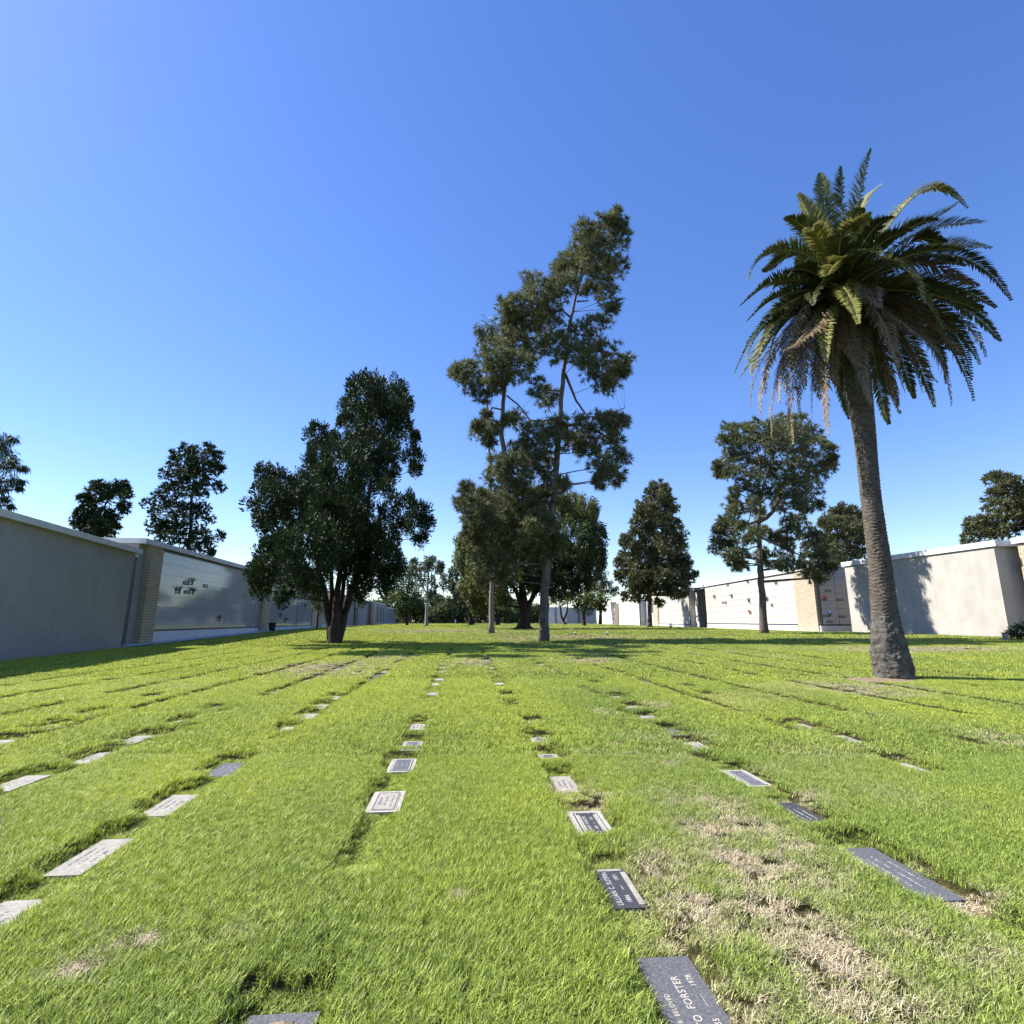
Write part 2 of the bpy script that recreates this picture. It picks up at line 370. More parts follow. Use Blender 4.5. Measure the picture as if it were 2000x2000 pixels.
marker(1293, 1873, .27, .66, 'stone_grey', 'large speckled grey granite grave marker reading OTTO FORSTER 1855 1978 at the bottom edge', seed=1,
       lines=[T('OTTO  FORSTER', .052, -.03, .0), T('1855', .040, -.15, .075), T('1978', .040, .14, .072), T('_____', .03, .005, .064), T('OUR  BELOVED', .032, -.06, -.082)])
marker(1190, 1699, .205, .52, 'sutfin', 'black grave marker with a pale side band reading LILLIAN C. SUTFIN 1886 1971', seed=2,
       lines=[T('LILLIAN C. SUTFIN', .050, -.01, -.055, 0, .98), T('1886', .042, -.15, .012), T('1971', .042, .13, .010), T('—', .05, -.01, .010)])
marker(1139, 1586, .30, .60, 'bronze_bordered', 'black plate grave marker in a wide white stone border reading MARY FORSTER 1853 1935', seed=3,
       lines=[T('MARY FORSTER', .042, 0, -.03, 0, 1.0), T('1853', .036, -.10, .028), T('1935', .036, .10, .028), T('—', .04, 0, .026)])
marker(1094, 1518, .23, .56, 'stone_light', 'cream stone grave marker with a worn inscription, just beyond the white bordered MARY FORSTER marker', seed=4)
marker(1068, 1474, .25, .50, 'bordered_grey', 'dark grave marker in a thin pale frame, just beyond the cream stone marker', seed=5)
marker(1051, 1441.5, .23, .48, 'bordered_grey', 'small dark framed grave marker in a deep grass pocket, third beyond the MARY FORSTER marker', seed=6)
marker(1037, 1408.5, .23, .46, 'stone_grey', 'grey grave marker half hidden in the farthest deep grass pocket right of centre', seed=7)
marker(763, 1547, .31, .60, 'bordered_light', 'pale grave marker with dark double frame lines, nearest of the row left of centre', seed=8)
marker(791, 1483, .31, .60, 'bordered_grey', 'grey blue grave marker in a white stone border, second of the row left of centre', seed=9)
marker(808, 1449, .28, .55, 'bordered_grey', 'grey grave marker with a thin white border, third of the row left of centre', seed=10)
marker(818, 1415, .24, .5, 'stone_light', 'pale worn grave marker deep in grass, fourth of the row left of centre', seed=11)
marker(838, 1368, .26, .5, 'stone_grey', 'pale edge of a grave marker, nearer of a close pair left of centre', seed=12)
marker(847, 1353, .26, .5, 'stone_light', 'grave marker sunk just behind the thin pale edged one in the row left of centre', seed=13)
marker(1347, 1451, .26, .55, 'bordered_light', 'pale grave marker with a dark frame line, fourth in the diagonal row on the right', seed=14)
marker(1430, 1505.5, .28, .62, 'bordered_grey', 'dark grey grave marker in a pale border, third in the diagonal row on the right', seed=15)
marker(1528, 1570, .24, .62, 'stone_dark', 'plain black grave marker with faint lettering, second in the diagonal row on the right', seed=16)
marker(1672, 1659, .27, .78, 'stone_grey', 'long grey blue double grave marker beside bare reddish soil on the right', seed=17)
marker(1304, 1425, .24, .5, 'stone_grey', 'small grey grave marker fifth in the diagonal row on the right', seed=18)
marker(1262, 1399, .27, .55, 'stone_light', 'plain cream grave marker sixth in the diagonal row on the right', seed=19)
marker(1232, 1380, .26, .55, 'stone_light', 'plain cream grave marker seventh in the diagonal row on the right', seed=20)
marker(1200, 1361, .26, .55, 'stone_light', 'small white grave marker eighth in the diagonal row on the right', seed=21)
marker(1159, 1335, .26, .55, 'stone_light', 'tiny white grave marker ninth in the diagonal row on the right', seed=22)
marker(1555, 1416, .24, .6, 'stone_light', 'thin white grave marker edge on the right lawn, farther of the two below the palm', seed=23, tilt=2)
marker(1632, 1439, .26, .62, 'stone_light', 'bright white grave marker edge on the right lawn, nearer of the two below the palm', seed=24, tilt=2)
marker(1752, 1492, .2, .55, 'stone_light', 'very thin pale grave marker edge almost lost in the grass on the far right', seed=25)
marker(1338, 1342, .26, .5, 'stone_light', 'small pale grave marker, left of a pair in the middle of the right lawn', seed=26)
marker(1375, 1357, .26, .5, 'stone_light', 'small pale grave marker, right of a pair in the middle of the right lawn', seed=27)
marker(463, 1491, .30, .6, 'stone_grey', 'smooth blue grey grave marker, farthest of the four big ones on the left', seed=28)
marker(364, 1554, .26, .6, 'stone_light', 'white grave marker, second farthest of the four big ones at the left', seed=29)
marker(232, 1641, .24, .62, 'stone_light', 'white textured grave marker beside a deep shadowed grass edge at left', seed=30)
marker(50, 1761, .24, .62, 'stone_light', 'white grave marker cut by the left edge of the photo', seed=31)
marker(557, 1984, .30, .60, 'stone_grey', 'blue grey grave marker behind bare soil at the bottom edge, left of centre', seed=32)
for i, (x, y, lab) in enumerate([
    (215, 1471, 'pale grave marker sliver beside a dark grass edge, largest of the second left row'),
    (75, 1516, 'thin pale grave marker edge below a long black grass shadow near the left edge'),
    (366, 1407, 'tiny pale grave marker sliver in the second left row, second farthest seen'),
    (423, 1384, 'tiny white grave marker sliver, farthest seen of the second left row'),
    (285, 1438, 'tiny pale grave marker in the second left row between two larger dark grass edges'),
    (115, 1417, 'tiny pale grave marker sliver in the third left row'),
    (20, 1446, 'pale grave marker sliver touching the left edge of the photo'),
    (195, 1392, 'barely seen pale grave marker sliver in the third left row, below a dark dash'),
    (312, 1360, 'barely seen pale grave marker sliver high in the third left row'),
    (573, 1421, 'white grave marker sliver under a wide dark grass hollow left of centre'),
    (609, 1395, 'tiny white grave marker second in the stepped grass hollows left of centre'),
    (630, 1377, 'tiny white grave marker third in the stepped grass hollows left of centre'),
    (655, 1361, 'tiny white grave marker last in the stepped grass hollows left of centre'),
    (866, 1311, 'pale grave marker at the near end of the stack of thin bars left of centre'),
    (869, 1303, 'pale grave marker second in the stack of thin bars left of centre'),
    (872, 1296, 'pale grave marker third in the stack of thin bars left of centre'),
    (875, 1289, 'pale grave marker fourth in the stack of thin bars left of centre'),
    (877, 1284, 'pale grave marker at the shadow end of the stack of thin bars left of centre')]):
    marker(x, y, .27, .58, 'stone_light', lab, seed=40 + i, group=None)
ROWS = [-2.6 - 1.82 * k for k in range(1, 9)] + [-2.6, -.7, 1.0, 3.0, 5.05, 7.0, 9.0, 11, 13, 15.2]
RNAME = ['first', 'second', 'third', 'fourth', 'fifth', 'sixth', 'seventh', 'eighth', 'ninth', 'tenth']
rng = random.Random(5); lr = sorted([r for r in ROWS if r < 0], reverse=True); rrw = sorted([r for r in ROWS if r > 0])
for off in ROWS:
    t = 11.5; k = 0
    nm = RNAME[lr.index(off)] + ' lane left of centre' if off < 0 else RNAME[rrw.index(off)] + ' lane right of centre'
    while t < 32 and k < 9:
        t += rng.choice([1.25, 1.25, 2.5, 3.75])
        p = RX * off + RD * t
        if all((p.x - m[0])**2 + (p.y - m[1])**2 > 1.2 for m in MARKS) and abs(p.x) < p.y * 1.0 and p.x > -20 and math.hypot(p.x - 11.4, p.y - 16) > 1.5:
            marker(0, 0, .27, .55, rng.choice(['stone_light', 'stone_grey', 'stone_light']), f'small sunken grave marker, {RNAME[k]} along the far part of the {nm}',
                   group='small sunken grave markers far out on the lawn', pos=(p.x, p.y, 0), size_class=1); k += 1

# ------------------------------------------------------------------ the lawn: turf with sunk pockets at the markers and worn lanes along the rows
def rowcoord(X, Y): return X * math.cos(ROWA) + Y * math.sin(ROWA), -X * math.sin(ROWA) + Y * math.cos(ROWA)
def lanes(off, al):
    """0..1, how deep the trimmed lane along a marker row is here"""
    g = np.zeros(off.shape)
    for i, ro in enumerate(ROWS):
        d = np.abs(off - ro - .10 * (vnoise(al, al * 0 + i, 2.5, 4) - .5))
        th = .22 + .10 * np.clip((9 - al) / 5, 0, 1) if ro < -2 else ((.30 + .14 * np.clip((10 - al) / 5, 0, 1)) if ro < .5 else .40 + .16 * np.clip((12 - al) / 5, 0, 1))
        gate = np.clip((vnoise(al + 31 * i, al * 0 + i * 7.3, 1.1, 3) - th) * 7, 0, 1)
        g = np.maximum(g, gate * np.clip((.19 - d) / .07, 0, 1) * (1 if ro < 2 else .8))
    return g
def pockets(X, Y, mg=0.0):
    g = np.zeros(X.shape); shp = X.shape; X = X.ravel(); Y = Y.ravel(); g = g.ravel()
    order = np.argsort(Y, kind='stable'); Ys = Y[order]
    for (mx, my, hw, hl) in MARKS:
        i0, i1 = np.searchsorted(Ys, [my - 1, my + 1.2]); c = order[i0:i1]; c = c[np.abs(X[c] - mx) < 1]
        dx = (X[c] - mx) * math.cos(ROWA) + (Y[c] - my) * math.sin(ROWA); dy = -(X[c] - mx) * math.sin(ROWA) + (Y[c] - my) * math.cos(ROWA)
        e = np.maximum(np.abs(dx + .015) - hw - .035, np.maximum(dy - hl - .15, -dy - hl - .02))
        g[c] = np.maximum(g[c], np.clip((.07 - e - mg) / .08, 0, 1))
    return g.reshape(shp)
def turf(X, Y):
    off, al = rowcoord(X, Y); f = np.clip((70 - Y) / 20, 0, 1)
    soft = .012 * (vnoise(X, Y, 1.3, 31) - .5) * 2 + .006 * (vnoise(X, Y, .3, 32) - .5)
    return soft * f - .09 * np.maximum(pockets(X, Y), lanes(off, al) * .95 * f)
def make_ground():
    a = np.concatenate([np.linspace(-2200, -120, 16), np.arange(-116, -30, 2.0), np.arange(-30, -14, .10), np.arange(-14, 14, .07), np.arange(14, 30, .10), np.arange(30, 117, 2.0), np.linspace(120, 2200, 16)])
    b = np.concatenate([np.linspace(-300, -20, 8), np.arange(-16, 2, 2.0), np.arange(2, 14, .07), np.arange(14, 46, .24), np.arange(46, 121, 2.0), np.linspace(126, 3200, 30)])
    X, Y = np.meshgrid(a, b); Z = zg(X, Y)
    k = (np.abs(X) < 31) & (Y > 1) & (Y < 47); T_ = np.zeros(X.shape); T_[k] = turf(X[k], Y[k]) - .03; Z = Z + T_
    V = np.stack([X, Y, Z], -1).reshape(-1, 3); nx = len(a)
    i, j = np.meshgrid(np.arange(nx - 1), np.arange(len(b) - 1)); q = (j * nx + i).ravel()
    idx = np.stack([q, q + 1, q + nx + 1, q + nx], -1).ravel()
    o = link('ground', mesh_np('ground', V, 4, idx, True), M['lawn']); tag(o, kind='structure')
make_ground()

# ------------------------------------------------------------------ mausoleum buildings
class Frame:
    """s along the facade, o outward towards the lawn, z up"""
    def __init__(s, P0, P1, side):
        s.p = Vector((*P0, 0)); d = Vector((P1[0] - P0[0], P1[1] - P0[1], 0)); s.len = d.length; s.d = d.normalized()
        s.n = Vector((s.d.y, -s.d.x, 0)) if side == 'L' else Vector((-s.d.y, s.d.x, 0))
    def at(s, a, o, z): q = s.p + s.d * a + s.n * o; return Vector((q.x, q.y, z))
def fb(m, fr, s0, s1, o0, o1, z0, z1, origin):
    pts = [fr.at(a, o, z) - origin for z in (z0, z1) for a, o in ((s0, o0), (s1, o0), (s1, o1), (s0, o1))]
    # keep faces pointing outwards whatever the side
    u = pts[1] - pts[0]; v = pts[3] - pts[0]
    if u.cross(v).z < 0: pts = [pts[i] for i in (0, 3, 2, 1, 4, 7, 6, 5)]
    return m.hexa(pts)
ZB = -.6
def building(name, label, fr, top, parts, depth_=9.0, body='stucco_grey', cap='cap', capt=.35, over=.4, s0=0, s1=None, cat='mausoleum', bodyo=0.0):
    s1 = fr.len if s1 is None else s1
    org = fr.at(s0, 0, 0); root = thing(name, label, cat, org)
    fb(MB(), fr, s0, s1, -depth_, bodyo, ZB, top - capt, org).build('walls', M[body], root)
    fb(MB(), fr, s0 - .25, s1 + .25, -depth_, over, top - capt + .003, top, org).build('roof_cap', M[cap], root)
    for q in parts:
        kind = q[0]
        if kind == 'brick':
            fb(MB(), fr, q[1], q[2], -.4, q[3], ZB, top - capt - .003, org).build('brick_pilaster', M[q[4]], root)
        elif kind == 'crypts':       # polished stone fronts in a grid, over a plinth with a dark line
            _, a, b, o, z0, z1, mat, cols, rows, dark = q
            back = fb(MB(), fr, a, b, -.3, o, z0, z1, org); f = back.build('crypt_wall', M['joint'], root)
            pm = MB(); g = .009 if mat == 'marble_grey' else .014
            for c in range(cols):
                for r in range(rows):
                    aa = a + (b - a) * c / cols + g; bb = a + (b - a) * (c + 1) / cols - g
                    za = z0 + (z1 - z0) * r / rows + g; zb = z0 + (z1 - z0) * (r + 1) / rows - g
                    fb(pm, fr, aa, bb, o + .003, o + .03, za, zb, org)
            pm.build('crypt_fronts', M[mat], root)
            if dark:
                fb(MB(), fr, a, b, -.2, o + .06, z0 - .12, z0 - .004, org).build('base_strip', M['granite_dark'], root)
                fb(MB(), fr, a, b, -.2, o + .12, ZB, z0 - .124, org).build('plinth', M['plinth'], root)
            if dark == 2:
                fb(MB(), fr, a, b, -.2, o + .05, z1 + .004, z1 + .1, org).build('cap_shade_strip', M['granite_dark'], root)  # dark band stands in for the shadow under the roof cap
        elif kind == 'slab':
            _, a, b, o, z0, z1, mat, nm = q
            fb(MB(), fr, a, b, -.3, o, z0, z1, org).build(nm, M[mat], root)
    return root
LW = Frame((-17.9, 8), (-23.6, 33.2), 'L')
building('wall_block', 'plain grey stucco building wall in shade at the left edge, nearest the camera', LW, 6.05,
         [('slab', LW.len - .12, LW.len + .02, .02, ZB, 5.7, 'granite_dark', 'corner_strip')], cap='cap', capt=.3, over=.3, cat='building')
L2 = Frame((-25.55, 36.2), (-25.55 - .126 * 52, 36.2 + 52), 'L')
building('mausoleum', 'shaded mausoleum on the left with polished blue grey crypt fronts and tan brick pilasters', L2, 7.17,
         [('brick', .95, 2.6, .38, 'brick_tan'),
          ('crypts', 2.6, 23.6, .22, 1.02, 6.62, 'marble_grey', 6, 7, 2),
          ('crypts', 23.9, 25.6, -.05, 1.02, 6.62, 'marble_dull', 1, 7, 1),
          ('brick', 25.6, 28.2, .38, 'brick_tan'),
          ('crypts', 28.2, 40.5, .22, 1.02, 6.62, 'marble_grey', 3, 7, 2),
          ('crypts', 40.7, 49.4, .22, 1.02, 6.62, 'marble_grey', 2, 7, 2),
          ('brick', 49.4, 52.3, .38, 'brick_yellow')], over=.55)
LR = Frame((-25.1, 31.5), (-25.52, 35.9), 'L')
building('crypt_bay', 'narrow recessed crypt bay between the grey stucco wall and the first brick pilaster', LR, 6.2,
         [('crypts', .2, 3.9, -.02, .35, 5.75, 'marble_dull', 1, 6, 0), ('slab', 3.9, 4.1, .03, .2, 5.8, 'granite_dark', 'corner_strip'),
          ('slab', .2, 4.1, .05, .14, .33, 'granite_dark', 'base_strip')], over=.1, body='stucco_grey')
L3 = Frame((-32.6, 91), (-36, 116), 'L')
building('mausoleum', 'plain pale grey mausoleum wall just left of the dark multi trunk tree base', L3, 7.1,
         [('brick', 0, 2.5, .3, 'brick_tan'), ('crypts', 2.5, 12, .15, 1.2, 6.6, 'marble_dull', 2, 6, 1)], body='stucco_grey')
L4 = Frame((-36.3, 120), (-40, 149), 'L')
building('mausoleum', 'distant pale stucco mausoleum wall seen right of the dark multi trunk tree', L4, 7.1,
         [('slab', 8, 13, .25, ZB, 6.6, 'granite_dark', 'recess_shade')], body='stucco_grey')  # dark slab painted in for the shade of a recess
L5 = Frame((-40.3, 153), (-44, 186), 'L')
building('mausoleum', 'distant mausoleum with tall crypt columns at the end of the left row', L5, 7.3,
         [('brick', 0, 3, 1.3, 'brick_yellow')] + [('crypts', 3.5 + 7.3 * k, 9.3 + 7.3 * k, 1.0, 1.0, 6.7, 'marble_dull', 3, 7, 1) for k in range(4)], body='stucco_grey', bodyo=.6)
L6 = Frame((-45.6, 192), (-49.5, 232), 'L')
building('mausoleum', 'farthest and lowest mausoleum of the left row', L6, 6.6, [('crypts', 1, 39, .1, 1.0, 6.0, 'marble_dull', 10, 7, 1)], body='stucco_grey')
# right side
RW = Frame((33.8, 37.1), (31.95, 51.2), 'R')
building('wall_block', 'sunlit plain stucco building wall behind the palm trunk on the right', RW, 7.17, [], body='stucco_warm', cap='cap_white', capt=.42, over=.12, depth_=9, cat='building')
RBk = Frame((37.6, 16), (35.05, 36.6), 'R')
building('brick_building', 'tan block building wall at the right edge beside the white flowering shrub', RBk, 7.3,
         [('brick', 0, 20.75, .06, 'brick_yellow')], body='stucco_warm', cap='cap_white', capt=.42, over=.2, depth_=8, cat='building')
R2 = Frame((30.6, 54.0), (30.1, 83.4), 'R')
r2 = building('mausoleum', 'long sunlit mausoleum on the right with white crypt fronts and a yellow brick pilaster', R2, 7.17,
         [('brick', 0, 3.7, .22, 'brick_yellow'), ('crypts', 3.7, 29.35, .15, 1.3, 6.72, 'marble_white', 6, 7, 2)], body='stucco_white', cap='cap_white', over=.35)
RE = Frame((30.75, 53.95), (34.6, 53.95), 'L')       # end face looking back at the camera
org = r2.location.copy()
def endface(root):
    org = Vector(root.location); pm = MB(); n = MB()
    for c in range(2):
        for r in range(7):
            z0 = 1.3 + r * .77
            fb(pm, RE, .1 + c * 1.6, 1.66 + c * 1.6, .05, .09, z0 + .01, z0 + .76, org)
    pm.build('crypt_fronts', M['marble_dull'], root)  # greyer marble than the front: shade of this end put into the colour
    fb(MB(), RE, -.1, 3.4, -.1, .1, 1.17, 1.29, org).build('base_strip', M['granite_dark'], root)
    fb(MB(), RE, -.25, 3.4, -.1, .2, ZB, 1.165, org).build('plinth', M['plinth'], root)
endface(r2)
R2b = Frame((31.2, 83.8), (31.1, 90.6), 'R')
building('crypt_bay', 'dark recessed crypt bay with a brown pilaster between two sunlit mausoleums on the right', R2b, 7.0,
         [('crypts', .1, 2.6, .02, 1.2, 6.4, 'marble_dull', 1, 7, 1), ('slab', 2.8, 5.2, .5, ZB, 6.4, 'brown_panel', 'brown_pilaster'), ('slab', 5.3, 8.0, .3, ZB, 6.4, 'stucco_white', 'end_panel')], over=.6, cap='cap', body='stucco_grey')
R3 = Frame((30.0, 91), (29.8, 113), 'R')
building('mausoleum', 'white mausoleum with a pale pilaster, mottled by the shadow of the conical pine', R3, 7.17,
         [('crypts', 0.1, 18.5, .12, 1.1, 6.7, 'marble_white', 5, 7, 1), ('brick', 18.6, 22, .3, 'brick_yellow')], body='stucco_white', cap='cap_white')
R3b = Frame((31.6, 113.4), (31.4, 126.6), 'R')
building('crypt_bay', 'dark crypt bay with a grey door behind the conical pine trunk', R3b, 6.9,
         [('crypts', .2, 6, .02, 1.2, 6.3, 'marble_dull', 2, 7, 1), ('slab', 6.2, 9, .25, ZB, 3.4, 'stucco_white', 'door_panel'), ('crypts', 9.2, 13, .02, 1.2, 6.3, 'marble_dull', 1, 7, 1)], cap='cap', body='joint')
R4 = Frame((29.9, 127), (29.8, 151), 'R')
building('wall_block', 'distant blank white mausoleum wall just left of the conical pine', R4, 7.1, [('slab', 0, .25, .02, ZB, 6.6, 'granite_dark', 'corner_strip')], body='stucco_white', cap='cap_white', over=.1)
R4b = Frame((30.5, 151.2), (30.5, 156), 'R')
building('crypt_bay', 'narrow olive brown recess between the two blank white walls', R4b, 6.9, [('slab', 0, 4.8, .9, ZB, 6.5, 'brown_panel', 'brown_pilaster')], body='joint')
R5 = Frame((29.7, 156.3), (29.2, 186), 'R')
building('wall_block', 'farther blank white mausoleum wall behind the small olive tree on the right', R5, 7.1, [], body='stucco_white', cap='cap_white', over=.1)
for x0, x1, Y, top, lab, mt in [(1108, 1164, 196, 6.4, 'shaded crypt wall behind the two small trees right of centre', 'marble_dull'),
                            (1072, 1106, 206, 6.9, 'far white mausoleum block right of the big pine trunk', 'stucco_white'),
                            (1030, 1056, 265, 6.2, 'far white mausoleum block left of the big pine trunk', 'stucco_white'),
                            (984, 1018, 330, 4.4, 'farthest low white mausoleum glimpsed behind the round dark tree', 'stucco_white')]:
    a = depth(x0, 1200, Y); b = depth(x1, 1200, Y)
    fr = Frame((b.x, b.y), (a.x, a.y + 2), 'R')
    # faces back towards the camera
    fr.n = Vector((fr.d.y, -fr.d.x, 0)); fr.n = fr.n if fr.n.y < 0 else -fr.n
    building('mausoleum', lab, fr, top, [('slab', fr.len * .55, fr.len * .62, .3, ZB, top - .6, 'brown_panel', 'brown_pilaster')], body=mt, cap='cap_white', over=.2, depth_=12)

# paths
def strip(name, pts, mat, dz=.004):
    V = []; Fc = []
    for i, (a, b) in enumerate(pts):
        V += [(a[0], a[1], zgf(*a) + dz), (b[0], b[1], zgf(*b) + dz)]
        if i: k = 2 * i; Fc.append((k - 2, k - 1, k + 1, k))
    me = bpy.data.meshes.new(name); me.from_pydata(V, [], Fc); me.update()
    tag(link(name, me, mat), kind='structure')
strip('path', [(L2.at(s, .0, 0)[:2], L2.at(s, 1.9, 0)[:2]) for s in range(-5, 110, 3)], M['concrete'], .03)
strip('path', [(R2.at(s, .0, 0)[:2], R2.at(s, 1.1, 0)[:2]) for s in range(-1, 100, 3)], M['concrete'], .03)

# crypt vases and plaques, each fixed to a crypt front
def vase(root_fr, s, o, z, kind, label, group, sc_=1.0):
    p = root_fr.at(s, o, z); ang = math.atan2(root_fr.n.y, root_fr.n.x) - math.pi / 2
    if kind == 'plaque':
        t = thing('name_plaque', label, 'plaque', p, ang, group)
        MB().box(-.34 * sc_, .34 * sc_, 0, .03, -.11 * sc_, .11 * sc_).build('plate', M['bronze'], t)
        MB().box(-.28 * sc_, .28 * sc_, .03, .036, -.05 * sc_, .05 * sc_).build('lettering_band', M['metal'], t); return
    t = thing('crypt_vase', label, 'flower vase', p, ang, group)
    MB().lathe([(.03, -.16), (.06, -.02), (.085, .12)], 8, (0, .13, 0)).build('cup', M['bronze'], t)
    MB().box(-.02, .02, 0, .14, -.06, .0).build('bracket', M['bronze'], t)
    rg = random.Random(hash(label) & 255); mb = MB()
    for k in range(26):
        a = rg.uniform(0, 6.28); e = rg.uniform(.1, 1.4); L = rg.uniform(.12, .34) * sc_
        q = Vector((math.cos(a) * math.cos(e), math.sin(a) * math.cos(e), math.sin(e))) * L + Vector((0, .13, .12))
        if q.y < .03: q.y = .03
        mb.tube([(0, .13, .1), tuple(q * .6 + Vector((0, .05, .05))), tuple(q)], [.008, .012, .004], 4)
        mb.lathe([(.01, -.02), (.04, .0), (.02, .03)], 5, tuple(q))
    mb.build('flowers', M[{'red': 'red', 'white': 'white', 'blue': 'blue', 'yellow': 'yellow', 'dark': 'bark_dark'}[kind]], t)
for s, z, k, lab in [(7.6, 4.6, 'yellow', 'vase of yellow green flowers with plaque high on the left crypt fronts'), (6.8, 4.6, 'plaque', 'bronze plaque beside the yellow green flower vase on the left mausoleum'),
                     (10.4, 4.6, 'plaque', 'lone bronze plaque right of the yellow flower vase on the left mausoleum'), (5.6, 3.8, 'dark', 'small dark vase lowest left on the first marble wall'),
                     (7.9, 3.9, 'dark', 'dark flower vase directly below the yellow green one'), (7.1, 3.9, 'plaque', 'bronze plaque beside the dark vase below the yellow green flowers'),
                     (20.0, 4.3, 'plaque', 'bronze plaque far along the left marble wall near the tree crown'), (13.8, 1.7, 'dark', 'dark flower vase low down in the middle of the left marble wall'),
                     (31.5, 3.2, 'dark', 'upper dark vase on the second left marble wall'), (32.6, 2.2, 'red', 'reddish flower vase on the second left marble wall'), (35.0, 1.6, 'dark', 'lowest dark vase on the second left marble wall'),
                     (44.5, 3.7, 'dark', 'dark vase behind the yellow leaved sapling'), (24.7, 2.2, 'plaque', 'small dark plaque beside the second brick pilaster on the left')]:
    vase(L2, s, .255 if s != 24.7 else -.02, z, k, lab, 'vases and plaques on the left mausoleum', 1.3)
for i, (s, z) in enumerate([(2.0, 1.9), (1.6, 2.9)]):
    vase(LR, s, .012, z, 'plaque', ['lower bronze plaque in the narrow crypt bay at left', 'upper bronze plaque in the narrow crypt bay at left'][i], 'vases and plaques on the left mausoleum', 1.1)
for i, (px, py, k) in enumerate([(1424, 1143, 'plaque'), (1464, 1137, 'dark'), (1520, 1140, 'white'), (1522, 1125, 'plaque'), (1556, 1150, 'dark'), (1399, 1168, 'dark'), (1415, 1177, 'plaque'), (1421, 1178, 'white'),
                     (1433, 1166, 'dark'), (1467, 1175, 'dark'), (1469, 1198, 'red'), (1502, 1172, 'dark'), (1512, 1183, 'white'), (1500, 1212, 'dark')]):
    d = ray(px, py); t = R2.p.x / d[0]
    for _ in range(3): t = (R2.p + R2.d * (d[1] * t - 54.0)).x / d[0]
    z = CAMZ + d[2] * t; s = d[1] * t - 54.0
    if not (3.9 < s < 29 and 1.4 < z < 6.6): continue
    where = ['top left', 'top middle left', 'top right of centre', 'highest', 'upper right', 'far left middle', 'left middle', 'left middle, right of a plaque', 'centre left', 'centre', 'low centre', 'right of the pine trunk', 'below the pine trunk vase', 'lowest, beside the pine trunk'][i]
    vase(R2, s, .19, z, k, f'{"bronze plaque" if k=="plaque" else k + " flower vase"} on the sunlit white crypt fronts, {where}', 'vases and plaques on the right mausoleum', 1.2)
for i, (s, z, k, lab) in enumerate([(.9, 4.6, 'plaque', 'highest plaque on the grey crypt end wall beside the palm'), (.55, 3.75, 'red', 'red flower vase on the grey crypt end wall'), (.35, 3.7, 'plaque', 'bronze plaque under the red flowers on the grey end wall'), (2.0, 3.7, 'plaque', 'right hand middle plaque on the grey crypt end wall'),
                     (.8, 2.2, 'blue', 'large blue and white flower vase on the grey crypt end wall'), (.4, 2.1, 'plaque', 'bronze plaque left of the blue and white flowers'), (2.0, 2.05, 'plaque', 'lower right plaque on the grey crypt end wall'), (.7, 1.55, 'plaque', 'lowest dark plaque on the grey crypt end wall')]):
    vase(RE, s, .095, z, k, lab, 'vases and plaques on the grey end wall', .9)

# ------------------------------------------------------------------ foliage
class Leaves:
    def __init__(s): s.V = []; s.t = []
    def add(s, base, dirn, length, width, tint, rng, bend=0.0):
        """diamond leaves: base (n,3), dirn unit (n,3)"""
        n = len(base); side = np.cross(dirn, rng.normal(size=(n, 3))); side /= np.linalg.norm(side, axis=1)[:, None] + 1e-9
        L = np.asarray(length)[:, None] if np.ndim(length) else length; W = np.asarray(width)[:, None] if np.ndim(width) else width
        tip = base + dirn * L; mid = base + dirn * L * .45; tip = tip + np.array([0, 0, -1.0]) * bend * L
        q = np.stack([base, mid + side * W * .5, tip, mid - side * W * .5], 1)
        s.V.append(q.reshape(-1, 3)); s.t.append(np.repeat(tint, 4))
    def build(s, name, mat, parent, origin):
        V = np.concatenate(s.V) - np.array(origin)[None]; t = np.concatenate(s.t)
        me = mesh_np(name, V, 4, np.arange(len(V)))
        a = me.attributes.new('tint', 'FLOAT', 'POINT'); a.data.foreach_set('value', t.astype(np.float32))
        return link(name, me, mat, parent)
def unit(a): return a / (np.linalg.norm(a, axis=-1, keepdims=True) + 1e-9)
